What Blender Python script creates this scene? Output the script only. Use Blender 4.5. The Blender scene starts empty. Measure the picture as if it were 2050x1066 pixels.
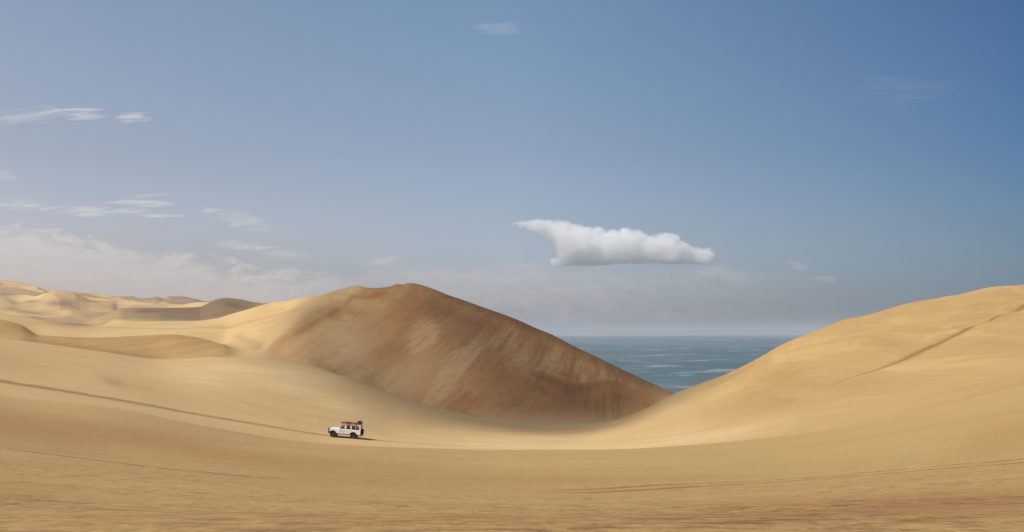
import bpy, bmesh, math, random
import numpy as np
from mathutils import Vector, Matrix, noise as mnoise

# ------------------------------------------------------------------ camera, world, sun, exposure
sc = bpy.context.scene
C = bpy.data.collections.new("Scene"); sc.collection.children.link(C)
F = 2198.0            # focal length in photo pixels (photo is 2050 wide)
ZE = 60.0             # eye height above the sea
HZ = 667.0            # photo row of the true horizon

cam_d = bpy.data.cameras.new("camera")
cam = bpy.data.objects.new("camera", cam_d); C.objects.link(cam)
cam.location = (0, 0, ZE); cam.rotation_euler = (math.radians(90), 0, 0)
cam_d.sensor_width = 36.0; cam_d.sensor_fit = 'HORIZONTAL'
cam_d.lens = 36.0 * F / 2050.0
cam_d.shift_y = (HZ - 533.0) / 2050.0
cam_d.clip_start = 0.1; cam_d.clip_end = 150000.0
sc.camera = cam

SUN_EL = math.radians(52.0)
SUN_AZ = math.radians(-112.0)      # measured from +Y towards +X: to the left and a little behind
sun_dir = Vector((math.sin(SUN_AZ) * math.cos(SUN_EL), math.cos(SUN_AZ) * math.cos(SUN_EL), math.sin(SUN_EL)))
sun_d = bpy.data.lights.new("sun", 'SUN')
sun_d.energy = 3.7; sun_d.angle = math.radians(0.53); sun_d.color = (1.0, 0.955, 0.88)
sun = bpy.data.objects.new("sun", sun_d); C.objects.link(sun)
sun.rotation_euler = sun_dir.to_track_quat('Z', 'Y').to_euler()

sc.view_settings.view_transform = 'Standard'
sc.view_settings.look = 'None'
sc.view_settings.exposure = 0.0
sc.view_settings.gamma = 1.0
sc.view_settings.use_curve_mapping = False
sc.render.engine = 'CYCLES'
sc.cycles.volume_bounces = 20
sc.cycles.max_bounces = 20
sc.cycles.transparent_max_bounces = 12
sc.cycles.use_denoising = True
sc.cycles.diffuse_bounces = 4


class NT:
    """small helper to write node trees as expressions"""
    def __init__(s, tree):
        s.t = tree; s.n = tree.nodes; s.l = tree.links
    def new(s, typ, **kw):
        n = s.n.new(typ)
        for k, v in kw.items(): setattr(n, k, v)
        return n
    def put(s, sock, v):
        if v is None: return
        if isinstance(v, bpy.types.NodeSocket): s.l.new(v, sock)
        else: sock.default_value = v
    def m(s, op, a, b=None, c=None, clamp=False):
        n = s.new('ShaderNodeMath', operation=op); n.use_clamp = clamp
        s.put(n.inputs[0], a)
        if b is not None: s.put(n.inputs[1], b)
        if c is not None: s.put(n.inputs[2], c)
        return n.outputs[0]
    def sstep(s, v, a, b, o0=0.0, o1=1.0):
        n = s.new('ShaderNodeMapRange', interpolation_type='SMOOTHSTEP')
        s.put(n.inputs['Value'], v); s.put(n.inputs['From Min'], a); s.put(n.inputs['From Max'], b)
        s.put(n.inputs['To Min'], o0); s.put(n.inputs['To Max'], o1)
        return n.outputs[0]
    def lin(s, v, a, b, o0=0.0, o1=1.0):
        n = s.new('ShaderNodeMapRange'); n.clamp = True
        s.put(n.inputs['Value'], v); s.put(n.inputs['From Min'], a); s.put(n.inputs['From Max'], b)
        s.put(n.inputs['To Min'], o0); s.put(n.inputs['To Max'], o1)
        return n.outputs[0]
    def mix(s, f, a, b, mode='MIX'):
        n = s.new('ShaderNodeMix', data_type='RGBA', blend_type=mode)
        s.put(n.inputs[0], f)
        for i, v in ((6, a), (7, b)):
            s.put(n.inputs[i], v if isinstance(v, bpy.types.NodeSocket) else (*v[:3], 1.0))
        return n.outputs[2]
    def noise(s, vec, scale, detail=3.0, rough=0.5, dist=0.0):
        n = s.new('ShaderNodeTexNoise')
        s.put(n.inputs['Vector'], vec); n.inputs['Scale'].default_value = scale
        n.inputs['Detail'].default_value = detail; n.inputs['Roughness'].default_value = rough
        n.inputs['Distortion'].default_value = dist
        return n.outputs['Fac']
    def comb(s, x, y, z):
        n = s.new('ShaderNodeCombineXYZ')
        for i, v in enumerate((x, y, z)): s.put(n.inputs[i], v)
        return n.outputs[0]
    def sep(s, v):
        n = s.new('ShaderNodeSeparateXYZ'); s.put(n.inputs[0], v); return n.outputs
    def attr(s, name):
        return s.new('ShaderNodeAttribute', attribute_name=name).outputs['Fac']


def srgb(r, g, b):
    f = lambda c: (c / 255 / 12.92) if c / 255 <= 0.04045 else ((c / 255 + 0.055) / 1.055) ** 2.4
    return (f(r), f(g), f(b))


# ---- sky
w = bpy.data.worlds.new("World"); sc.world = w; w.use_nodes = True
wn = NT(w.node_tree); wn.n.clear()
sky = wn.new('ShaderNodeTexSky', sky_type='NISHITA')
sky.sun_disc = False; sky.sun_elevation = SUN_EL; sky.sun_rotation = SUN_AZ
sky.altitude = 60.0; sky.air_density = 1.0; sky.dust_density = 2.2; sky.ozone_density = 1.5
tc = wn.new('ShaderNodeTexCoord')
X, Y, Z = wn.sep(tc.outputs['Generated'])[:3]
front = wn.sstep(Y, 0.05, 0.3)
Ys = wn.m('MAXIMUM', Y, 0.05)
U = wn.m('MULTIPLY_ADD', wn.m('DIVIDE', X, Ys), F, 1025.0)      # bearing of the cloud, in photo-sized units
V = wn.m('MULTIPLY_ADD', wn.m('DIVIDE', Z, Ys), -F, HZ)         # height of the cloud above the horizon
uv = wn.comb(U, wn.m('MULTIPLY', V, 2.6), 0.0)
n_big = wn.noise(uv, 0.006, 5.0, 0.6, 0.3)
n_fine = wn.noise(uv, 0.022, 6.0, 0.65, 0.6)
n_streak = wn.noise(wn.comb(U, wn.m('MULTIPLY_ADD', U, 0.5, wn.m('MULTIPLY', V, 7.0)), 3.0), 0.012, 5.0, 0.6, 0.8)
# long low bank of cloud over the desert, dying out over the sea
# its upper rim follows a gently falling line
top = wn.m('MULTIPLY_ADD', wn.sstep(U, -100.0, 700.0), 95.0, 446.0)
rim = wn.m('ADD', top, wn.m('MULTIPLY_ADD', n_fine, -70.0, 35.0))
rim = wn.m('ADD', rim, wn.m('MULTIPLY_ADD', n_big, -60.0, 30.0))
bank = wn.sstep(wn.m('SUBTRACT', V, rim), -8.0, 42.0)
bank_x = wn.sstep(U, 540.0, 820.0, 1.0, 0.0)
bank_o = wn.m('MULTIPLY', wn.m('MULTIPLY', bank, bank_x), wn.m('MULTIPLY_ADD', n_fine, 0.6, 0.32))
rimlight = wn.m('MULTIPLY', wn.sstep(wn.m('SUBTRACT', V, rim), 0.0, 10.0), wn.sstep(wn.m('SUBTRACT', V, rim), 14.0, 44.0, 1.0, 0.0))
rimlight = wn.m('MULTIPLY', wn.m('MULTIPLY', rimlight, bank_x), wn.sstep(n_fine, 0.42, 0.68, 0.0, 0.30))
# second thin veil behind the big cumulus
rim2 = wn.m('MULTIPLY_ADD', n_fine, -26.0, 545.0)
rim2 = wn.m('ADD', rim2, wn.m('MULTIPLY_ADD', n_big, -30.0, 12.0))
veil = wn.m('MULTIPLY', wn.sstep(wn.m('SUBTRACT', V, rim2), 0.0, 26.0), wn.sstep(U, 950.0, 1780.0, 0.34, 0.0))
veil = wn.m('MULTIPLY', veil, wn.sstep(n_fine, 0.35, 0.65, 0.45, 1.15))
veil = wn.m('MULTIPLY', veil, wn.sstep(U, 620.0, 900.0))
opac = wn.m('ADD', wn.m('ADD', bank_o, rimlight), veil)
WISPS = [  # bearing, height, half width, half height, strength, tilt
    (60, 231, 80, 10, .55, -.10), (150, 228, 40, 9, .75, .0), (265, 236, 24, 6, .8, -.05), (175, 423, 100, 7, .8, .04),
    (280, 407, 45, 5, .8, .02), (40, 410, 70, 8, .45, .05), (330, 432, 28, 3, .55, .03), (420, 423, 14, 5, .55, .1),
    (490, 445, 45, 12, .38, .25), (1003, 61, 30, 11, .22, .05), (775, 525, 36, 9, .42, .0), (1040, 531, 40, 5, .35, .0),
    (1600, 533, 14, 5, .35, .2), (1642, 556, 22, 6, .35, .1), (1450, 548, 60, 10, .25, .1), (300, 392, 40, 4, .3, .0), (580, 510, 40, 10, .3, .15),
    (5, 355, 26, 9, .35, .0), (490, 492, 45, 7, .5, .1), (1820, 180, 70, 20, .06, .0)]
for (cu, cv, hw, hh, st, tl) in WISPS:
    hw *= 1.25; hh *= 1.35; st *= 1.12
    du = wn.m('MULTIPLY_ADD', U, 1.0 / hw, -cu / hw)
    vv = wn.m('SUBTRACT', V, wn.m('MULTIPLY_ADD', U, tl, cv - cu * tl))
    dv = wn.m('MULTIPLY', vv, 1.0 / hh)
    r = wn.m('ADD', wn.m('MULTIPLY', du, du), wn.m('MULTIPLY', dv, dv))
    r = wn.m('ADD', r, wn.m('MULTIPLY_ADD', n_streak, -9.0, 4.5))
    opac = wn.m('ADD', opac, wn.sstep(r, -1.4, 1.7, st * 0.85, 0.0))
opac = wn.m('MULTIPLY', wn.m('MINIMUM', opac, 0.92), front)
SKYK = 0.085
# gentle white balance of the clear sky, then the cloud over it
BAL = [[(1.542, 1.446, 1.348), (1.205, 1.412, 1.409), (0.326, 0.614, 0.897)], [(1.607, 1.428, 1.372), (1.313, 1.318, 1.358), (0.348, 0.648, 0.926)], [(1.778, 1.574, 1.632), (1.428, 1.418, 1.548), (0.472, 0.693, 0.929)], [(1.496, 1.358, 1.468), (1.525, 1.626, 1.996), (0.508, 0.765, 1.137)]]
fx1 = wn.lin(U, 0.0, 1025.0); fx2 = wn.lin(U, 1025.0, 2050.0)
rows_ = []
for r_ in BAL:
    rows_.append(wn.mix(fx2, wn.mix(fx1, r_[0], r_[1]), r_[2]))
bal = wn.mix(wn.lin(V, 450.0, 600.0), wn.mix(wn.lin(V, 300.0, 450.0), wn.mix(wn.lin(V, 20.0, 300.0), rows_[0], rows_[1]), rows_[2]), rows_[3])
skyc = wn.mix(1.0, wn.mix(1.0, sky.outputs[0], (1.0, 0.96, 0.98), 'MULTIPLY'), bal, 'MULTIPLY')
cloudc = wn.mix(wn.sstep(V, 430.0, 640.0), (0.70 / SKYK, 0.665 / SKYK, 0.65 / SKYK), (0.63 / SKYK, 0.56 / SKYK, 0.55 / SKYK))
outc = wn.mix(opac, skyc, cloudc)
bg = wn.new('ShaderNodeBackground'); wn.put(bg.inputs['Color'], outc); bg.inputs['Strength'].default_value = SKYK
wo = wn.new('ShaderNodeOutputWorld'); wn.l.new(bg.outputs[0], wo.inputs[0])


# ------------------------------------------------------------------ general helpers
def newmat(name):
    m = bpy.data.materials.new(name); m.use_nodes = True
    t = NT(m.node_tree); t.n.clear()
    out = t.new('ShaderNodeOutputMaterial')
    return m, t, out


def tag(o, label=None, cat=None, group=None, kind=None):
    if label: o['label'] = label
    if cat: o['category'] = cat
    if group: o['group'] = group
    if kind: o['kind'] = kind
    return o


def hash2(ix, iy, seed):
    h = (ix.astype(np.int64) * 374761393 + iy.astype(np.int64) * 668265263 + seed * 982451653) & 0x7fffffff
    h = ((h ^ (h >> 13)) * 1274126177) & 0x7fffffff
    return ((h ^ (h >> 16)) & 0xffff) / 65535.0


def vnoise(x, y, seed=0):
    ix = np.floor(x); iy = np.floor(y); fx = x - ix; fy = y - iy
    fx = fx * fx * fx * (fx * (fx * 6 - 15) + 10); fy = fy * fy * fy * (fy * (fy * 6 - 15) + 10)
    a = hash2(ix, iy, seed); b = hash2(ix + 1, iy, seed); c = hash2(ix, iy + 1, seed); d = hash2(ix + 1, iy + 1, seed)
    return (a + (b - a) * fx) * (1 - fy) + (c + (d - c) * fx) * fy - 0.5


def fbm(x, y, octaves=4, seed=0, gain=0.5):
    s = 0; a = 1.0
    for k in range(octaves):
        s = s + a * vnoise(x * 2 ** k + 17.3 * k, y * 2 ** k - 9.1 * k, seed + k); a *= gain
    return s


def pchip_slopes(x, y):
    """monotone slopes; x, y: (K, N) along axis 0"""
    h = np.diff(x, axis=0); d = np.diff(y, axis=0) / h
    m = np.zeros_like(y)
    w1 = 2 * h[1:] + h[:-1]; w2 = h[1:] + 2 * h[:-1]
    same = (d[1:] * d[:-1]) > 0
    with np.errstate(divide='ignore', invalid='ignore'):
        hm = (w1 + w2) / (w1 / d[:-1] + w2 / d[1:])
    m[1:-1] = np.where(same, hm, 0.0)
    m[0] = d[0]; m[-1] = d[-1]
    return m


def herm(x0, x1, y0, y1, m0, m1, x):
    h = x1 - x0; t = (x - x0) / h
    return ((2 * t**3 - 3 * t**2 + 1) * y0 + (t**3 - 2 * t**2 + t) * h * m0 + (-2 * t**3 + 3 * t**2) * y1 + (t**3 - t**2) * h * m1)


def curve(pts, px):
    """smooth 1D curve through (px, value)"""
    p = np.array(sorted(pts), float); x = p[:, 0]; y = p[:, 1]
    m = pchip_slopes(x[:, None], y[:, None])[:, 0]
    q = np.clip(px, x[0], x[-1])
    i = np.clip(np.searchsorted(x, q) - 1, 0, len(x) - 2)
    return herm(x[i], x[i + 1], y[i], y[i + 1], m[i], m[i + 1], q)


# ------------------------------------------------------------------ terrain: profiles of the sand, near to far
# each entry: (bearing, rise/fall row, distance); the row is turned into a height with the distance
E_ = [(-1200, 640), (-300, 742), (0, 790), (200, 812), (400, 851), (640, 888), (800, 896), (1000, 901), (1200, 900.5), (1400, 890),
      (1600, 868), (1800, 832), (2050, 770), (2400, 690), (3250, 560)]
LAYERS = [
    [(-1200, 1106, 9), (3250, 1106, 9)],
    [(-1200, 950, 20), (0, 1012, 20), (1025, 1038, 20), (2050, 1008, 20), (3250, 950, 20)],
    [(-1200, 790, 45), (0, 925, 45), (600, 966, 45), (1025, 986, 45), (1400, 979, 45), (2050, 927, 45), (3250, 780, 45)],
    [(-1200, 710, 80), (0, 850, 80), (500, 900, 80), (1025, 932, 80), (1500, 921, 80), (2050, 855, 80), (3250, 680, 80)],
    [(a, b, 112) for a, b in E_],
    [(a, b + (2.5 if 100 < a < 1300 else (-2 if 0 <= a < 1500 else -7)), 121) for a, b in E_],
    [(-1200, 600, 150), (-300, 722, 150), (0, 766, 150), (200, 797, 150), (400, 832, 150), (560, 858, 150), (660, 873.5, 150), (712, 878, 150),
     (800, 886, 150), (930, 893, 150), (1100, 893, 150), (1250, 885, 150), (1400, 866, 150), (1600, 823, 150), (1800, 775, 150),
     (2050, 712, 150), (2400, 630, 150), (3250, 500, 150)],
    [(-1200, 590, 200), (0, 722, 200), (300, 770, 200), (530, 800, 200), (700, 833, 200), (800, 856, 200), (1000, 874, 200), (1150, 878, 200),
     (1250, 864, 200), (1350, 834, 200), (1500, 784, 200), (1800, 703, 200), (2050, 643, 200), (2400, 570, 200), (3250, 430, 200)],
    # rim of the middle slope, then the skyline of the right dune
    [(-1200, 570, 240), (-300, 640, 255), (0, 677, 260), (100, 690, 263), (200, 704, 267), (330, 720, 272), (430, 715.5, 278), (530, 718, 280), (600, 727, 275), (680, 752, 262),
     (760, 781, 252), (880, 819, 246), (1000, 846, 245), (1100, 857, 248), (1180, 852, 255), (1250, 836, 262), (1300, 815, 270),
     (1350, 789, 280), (1400, 769.5, 284), (1457, 748, 287), (1521, 716, 290), (1566, 690, 292), (1623, 667, 294), (1709, 636.5, 296),
     (1725, 634, 296), (1824, 608, 297), (1880, 598, 297), (1910, 593, 297), (1958, 582, 297), (1996, 577, 296), (2050, 573, 295), (2400, 540, 280), (3250, 400, 250)],
    # trough behind that rim
    [(-1200, 600, 300), (0, 684, 300), (200, 706, 300), (330, 724, 305), (430, 722, 308), (530, 726, 310), (600, 741, 300), (700, 779, 285), (800, 808, 280),
     (900, 824, 275), (1000, 837, 272), (1100, 847, 275), (1180, 845, 280), (1250, 838, 287), (1300, 822, 291), (1350, 802, 293),
     (1400, 800, 320), (1700, 700, 350), (2050, 640, 360), (3250, 560, 360)],
    # low ridge on the left / lower face of the big dune
    [(-1200, 560, 360), (0, 640, 360), (40, 650, 360), (80, 671, 360), (200, 676, 360), (260, 673, 365), (340, 670, 370), (400, 677, 370),
     (440, 688, 360), (480, 698, 352), (530, 700, 345), (600, 690, 336), (700, 705, 325), (800, 716, 318), (900, 722, 308), (1000, 758, 297),
     (1100, 786, 296), (1180, 795, 297), (1250, 803, 298), (1300, 806, 299), (1350, 797, 300), (1400, 835, 345), (1700, 760, 380), (2050, 700, 390), (3250, 600, 390)],
    [(-1200, 590, 420), (0, 650, 420), (80, 676, 420), (200, 681, 420), (340, 676, 420), (440, 690, 412), (480, 672, 410), (530, 650, 400), (600, 632, 375),
     (655, 627, 366), (700, 628, 358), (760, 632, 350), (820, 624, 345), (900, 644, 333), (1000, 690, 320), (1100, 722, 316), (1200, 757, 310), (1280, 782, 308), (1350, 792.5, 307.5),
     (1400, 850, 370), (1700, 800, 400), (2050, 720, 420), (3250, 620, 420)],
    # shoulder hollow under the summit
    [(-1200, 600, 470), (0, 638, 470), (100, 650, 470), (200, 662, 470), (330, 657, 470), (400, 653, 470), (450, 650, 470), (500, 636, 465), (560, 621, 448), (600, 611, 420), (655, 604, 395),
     (700, 602, 378), (760, 596, 366), (820, 590, 360), (900, 612, 347), (1000, 655, 332), (1100, 690, 325), (1200, 736, 317), (1280, 767, 314), (1350, 791, 312),
     (1400, 870, 400), (1700, 850, 430), (2050, 760, 450), (3250, 640, 450)],
    # skyline of the big dune
    [(-1200, 560, 540), (0, 631, 540), (60, 638, 540), (180, 656, 540), (250, 648, 540), (330, 647, 540), (380, 647, 540), (430, 641, 540), (470, 628, 530), (505, 617, 515), (540, 607.5, 500),
     (570, 604, 475), (600, 598, 450), (640, 592, 425), (670, 583, 412), (700, 575, 400), (716, 572.5, 393), (732, 576, 388), (750, 577, 384), (778, 574.5, 379), (795, 569, 376), (806, 570, 374), (820, 567, 372),
     (850, 573, 366), (880, 584, 360), (900, 592, 357), (930, 602, 353), (960, 613, 349), (1000, 627, 344), (1030, 638, 340), (1075, 658, 336), (1100, 668, 332), (1150, 694, 327),
     (1200, 718, 323), (1240, 738, 320), (1280, 757, 318), (1320, 776, 317), (1350, 790, 317), (1400, 880, 440), (1700, 900, 470), (2050, 800, 480), (3250, 700, 480)],
    [(-1200, 570, 720), (0, 641, 720), (180, 663, 720), (250, 655, 720), (330, 654, 720), (400, 652, 720), (450, 646, 720), (540, 625, 720),
     (640, 630, 640), (820, 640, 520), (1000, 720, 480), (1100, 760, 480), (1350, 880, 520), (1700, 905, 560), (2050, 860, 560), (3250, 860, 560)],
    # dark hills behind the bright tongue
    [(-1200, 560, 1000), (0, 629, 1000), (60, 632, 1000), (100, 638, 1000), (180, 640, 1000), (250, 617, 1000), (330, 617, 1000), (400, 615, 1000), (418, 607, 1000), (435, 600, 1000),
     (452, 597.5, 1000), (480, 600, 1000), (512, 606.5, 1000), (540, 608.5, 1000), (640, 612, 950), (800, 700, 850), (1000, 810, 850), (3250, 830, 850)],
    [(-1200, 565, 1180), (0, 622, 1180), (100, 626, 1180), (250, 626, 1180), (400, 622, 1180), (640, 618, 1180), (800, 720, 1180), (1000, 800, 1180), (3250, 810, 1180)],
    [(-1200, 540, 1450), (0, 600, 1450), (40, 611, 1450), (70, 606, 1450), (90, 596, 1450), (112, 587.5, 1450), (130, 585.5, 1450), (148, 588, 1450), (162, 594, 1450), (182, 602, 1450), (225, 606, 1450),
     (238, 610, 1450), (300, 611, 1450), (400, 613, 1450), (640, 615, 1450), (900, 770, 1450), (3250, 780, 1450)],
    [(-1200, 550, 1700), (0, 592, 1700), (130, 606, 1700), (300, 618, 1700), (640, 620, 1700), (900, 760, 1700), (3250, 765, 1700)],
    [(-1200, 520, 2300), (-300, 545, 2300), (0, 566, 2300), (20, 569, 2300), (50, 574, 2300), (100, 586.5, 2300), (160, 590.5, 2300), (210, 595.5, 2300), (240, 600, 2300), (272, 603, 2300), (290, 607, 2300), (400, 616, 2300),
     (640, 622, 2300), (800, 735, 2300), (3250, 740, 2300)],
    [(-1200, 560, 2900), (0, 592, 2900), (300, 612, 2900), (640, 625, 2900), (800, 715, 2900), (3250, 720, 2900)],
    [(-1200, 575, 4000), (200, 600, 4000), (262, 598.5, 4000), (280, 603, 4000), (296, 602, 4000), (312, 599.5, 4000), (328, 603, 4000), (342, 598, 4000), (360, 597, 4000), (378, 597.5, 4000), (398, 602, 4000),
     (415, 606.5, 4000), (440, 607, 4000), (600, 614, 4000), (760, 708, 4000), (3250, 710, 4000)],
    [(-1200, 640, 7000), (600, 650, 7000), (760, 688, 7000), (3250, 690, 7000)],
]


def profile(px):
    Ks, Zs = [np.full_like(px, 1.5)], [np.full_like(px, -1.72)]
    for L in LAYERS:
        Yk = curve([(a, d) for a, b, d in L], px)
        rk = curve([(a, b) for a, b, d in L], px)
        Ks.append(Yk); Zs.append((HZ - rk) / F * Yk)
    return np.array(Ks), np.array(Zs)


# columns (bearing) and rows (distance)
PX = np.concatenate([np.linspace(-1173, -260, 60, endpoint=False), np.linspace(-260, 0, 90, endpoint=False),
                     np.linspace(0, 2050, 1180, endpoint=False), np.linspace(2050, 2310, 90, endpoint=False), np.linspace(2310, 3223, 61)])
def grow(a, b, r):
    n = int(math.log(b / a) / math.log(r)) + 1
    return list(a * (b / a) ** (np.arange(n) / n))
RY = np.array(grow(1.5, 8, 1.03) + grow(8, 60, 1.0065) + list(np.arange(60, 240, 0.42)) + grow(240, 600, 1.0028) + grow(600, 2500, 1.008) + grow(2500, 7000, 1.012) + [7000.0])
NC, NR = len(PX), len(RY)
K, ZK = profile(PX)
SL = pchip_slopes(K, ZK)
H = np.empty((NR, NC))
cols = np.arange(NC)
for j, yv in enumerate(RY):
    i = np.clip((K <= yv).sum(axis=0) - 1, 0, K.shape[0] - 2)
    H[j] = herm(K[i, cols], K[i + 1, cols], ZK[i, cols], ZK[i + 1, cols], SL[i, cols], SL[i + 1, cols], np.minimum(yv, K[-1]))
YY = RY[:, None] * np.ones((1, NC))
XX = (PX[None, :] - 1025) / F * YY
PP = PX[None, :] * np.ones((NR, 1))
LK = np.array([[np.interp(0, [0], [0])]])  # placeholder
# which layer interval every vertex belongs to (fractional index)
KI = np.empty((NR, NC))
for j, yv in enumerate(RY):
    i = np.clip((K <= yv).sum(axis=0) - 1, 0, K.shape[0] - 2)
    KI[j] = i + np.clip((yv - K[i, cols]) / (K[i + 1, cols] - K[i, cols]), 0, 1)


def sst(x, a, b):
    t = np.clip((x - a) / (b - a), 0, 1); return t * t * (3 - 2 * t)


def bumpw(x, a, b, c, d):
    return sst(x, a, b) * (1 - sst(x, c, d))

# low-frequency relief so that no slope is a perfect sheet
H += 0.10 * fbm(XX / 14, YY / 22, 4, 3) * bumpw(YY, 6, 20, 90, 112)
rip = 1 - 2 * np.abs(fbm(XX / 2.6 + 5, YY / 0.9, 3, 81))
H += 0.035 * (rip - 0.6) * (0.25 + sst(fbm(XX / 12, YY / 6, 3, 83), -0.1, 0.2)) * bumpw(YY, 7, 12, 34, 60)
H += 0.35 * fbm(XX / 30 + YY / 90, YY / 60, 3, 5) * bumpw(YY, 160, 190, 225, 250) * (1 - 0.5 * sst(PP, 1300, 1400))
dune = bumpw(KI, 9.6, 10.2, 13.4, 14.0) * sst(PP, 520, 640) * (1 - sst(PP, 1240, 1330))
qq = XX - H * np.interp(XX, [-60, -20, 0, 10, 22], [1.15, 1.1, 0.75, 0.4, 0.15])
H += dune * (0.9 * fbm(qq / 16, (H + YY * 0.2) / 30, 3, 11) + 0.22 * fbm(qq / 3.0, H / 22, 2, 12))
H += dune * 0.5 * bumpw(PP, 545, 600, 780, 840) * fbm(XX / 8 + H / 20, YY / 13, 4, 14)
# far dunes get ridges of their own
far = bumpw(YY, 480, 800, 5000, 7000) * (1 - sst(PP, 560, 680))
rid = 1 - 2 * np.abs(fbm(XX / 210 + YY / 420, YY / 330, 4, 21, 0.46))
crest_guard = 1.0
near_line = sst(np.abs(KI - np.round(KI)), 0.03, 0.30)
H += far * 11.0 * (rid - 0.55) * np.clip(YY / 1500, 0.3, 1.6) * near_line
rid2 = 1 - 2 * np.abs(fbm(XX / 95 + YY / 210, YY / 170, 3, 23, 0.45))
H += bumpw(YY, 450, 620, 2600, 3500) * (1 - sst(PP, 500, 620)) * 4.4 * (rid2 - 0.6) * near_line * np.clip(YY / 900, .4, 1.5)
# the ridge that comes down the left flank of the big dune, and hollows beside it
row_b = curve([(480, 720), (520, 703), (560, 672), (600, 640), (650, 611), (700, 590), (724, 576), (900, 520)], PP)
row0 = HZ - H / YY * F
flank = bumpw(PP, 520, 570, 700, 760) * bumpw(KI, 10.2, 11.0, 13.5, 14.0)
H += flank * (1.5 * np.exp(-((row0 - row_b) / 13) ** 2) - 1.0 * np.exp(-((row0 - row_b - 32) / 18) ** 2))
def gb(px, rw, sx, sy, tilt=0.0, base=None):
    rr = row0 if base is None else base
    dx = (PP - px); dy = (rr - rw) - tilt * dx
    return np.exp(-(dx / sx) ** 2 - (dy / sy) ** 2)
H += bumpw(KI, 11.0, 12.0, 13.6, 13.95) * (-1.6 * gb(750, 588, 30, 7, -.1) - 1.2 * gb(700, 590, 18, 6, -.3) + 1.2 * gb(735, 603, 50, 6, .05) - 1.0 * gb(700, 628, 60, 9, .12) + 0.4 * gb(655, 622, 14, 18, -.6))
H += bumpw(KI, 10.0, 10.8, 13.3, 13.9) * (1.5 * gb(1090, 752, 60, 12, .22) - 1.6 * gb(1130, 785, 50, 12, .2))
# dimples along the brow of the right dune
rd = bumpw(KI, 7.6, 8.2, 8.85, 8.98) * sst(PP, 1400, 1560)
H += rd * (0.5 * fbm(XX / 7, YY / 9, 3, 41) + 0.9 * np.minimum(fbm(XX / 16 + YY / 30, YY / 14, 2, 43), 0.05))

# ---- places on the sand found from a bearing and a row
def surf(px, row, ymin=5.0, ymax=1e9):
    c = int(np.argmin(np.abs(PX - px)))
    r = HZ - H[:, c] / RY * F
    ok = np.where((r <= row) & (RY > ymin) & (RY < ymax))[0]
    j = ok[0] if len(ok) else NR - 1
    yv = RY[j]
    if j > 0 and r[j - 1] > row:
        t = (r[j - 1] - row) / (r[j - 1] - r[j]); yv = RY[j - 1] + (RY[j] - RY[j - 1]) * t
    return ((px - 1025) / F * yv, yv)


def height_at(x, y):
    px = x / y * F + 1025
    c = np.clip(np.searchsorted(PX, px), 1, NC - 1); t = (px - PX[c - 1]) / (PX[c] - PX[c - 1])
    h0 = np.interp(y, RY, H[:, c - 1]); h1 = np.interp(y, RY, H[:, c])
    return ZE + h0 + (h1 - h0) * t


def polydist(pts, maxd=40.0):
    """signed distance to a polyline on the ground and position along it"""
    P = np.array(pts, float)
    best = np.full(XX.shape, 1e6); al = np.zeros(XX.shape); acc = 0.0
    tot = np.sum(np.hypot(*(np.diff(P, axis=0).T)))
    x0, x1 = P[:, 0].min() - maxd, P[:, 0].max() + maxd; y0, y1 = P[:, 1].min() - maxd, P[:, 1].max() + maxd
    m = (XX > x0) & (XX < x1) & (YY > y0) & (YY < y1)
    xs, ys = XX[m], YY[m]; b = np.full(xs.shape, 1e6); a = np.zeros(xs.shape)
    for k in range(len(P) - 1):
        d = P[k + 1] - P[k]; L = np.hypot(*d) + 1e-9; d = d / L
        t = np.clip((xs - P[k, 0]) * d[0] + (ys - P[k, 1]) * d[1], 0, L)
        ex = xs - P[k, 0] - t * d[0]; ey = ys - P[k, 1] - t * d[1]
        dist = np.hypot(ex, ey); sg = np.where(d[0] * ey - d[1] * ex >= 0, 1, -1)
        u = dist < np.abs(b); b = np.where(u, dist * sg, b); a = np.where(u, (acc + t) / tot, a)
        acc += L
    best[m] = b; al[m] = a
    return best, al


ATT = {}
# jeep track: two ruts at constant distance, fading out towards the right
tr1 = [((p - 1025) / F * 150, 150.0) for p in np.linspace(-400, 1000, 60)]
d1, a1 = polydist(tr1, 12)
ATT['track_a'] = np.clip(d1, -6, 6)
ATT['track_a_w'] = (np.abs(d1) < 6) * (1 - sst(PP, 900, 985)) * (1 - 0.15 * sst(PP, 730, 900))
H -= 0.16 * np.exp(-((np.abs(d1) - 0.78) / 0.35) ** 2) * ATT['track_a_w']
# the far side of the track is cut into the slope: a low bank, higher to the left
bank_h = (0.10 + 0.26 * (1 - sst(PP, 100, 640))) * ATT['track_a_w'] * (0.75 + 0.5 * (vnoise(PP / 37, PP * 0, 71) + 0.5))
rise = np.where(np.abs(d1) < 12, sst(d1, -0.6, 1.5) * (1 - sst(d1, 4, 11)), 0.0)
wide_w = (np.abs(d1) < 11.5) * (1 - sst(PP, 900, 985))
H += bank_h.max(axis=0, keepdims=True) * rise * wide_w
ATT['bank'] = np.clip(np.exp(-((d1 - 0.4) / 0.85) ** 2) * (np.abs(d1) < 6) * (1 - sst(PP, 900, 975)) * (0.68 + 0.32 * (1 - sst(PP, 300, 700))), 0, 1)
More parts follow.
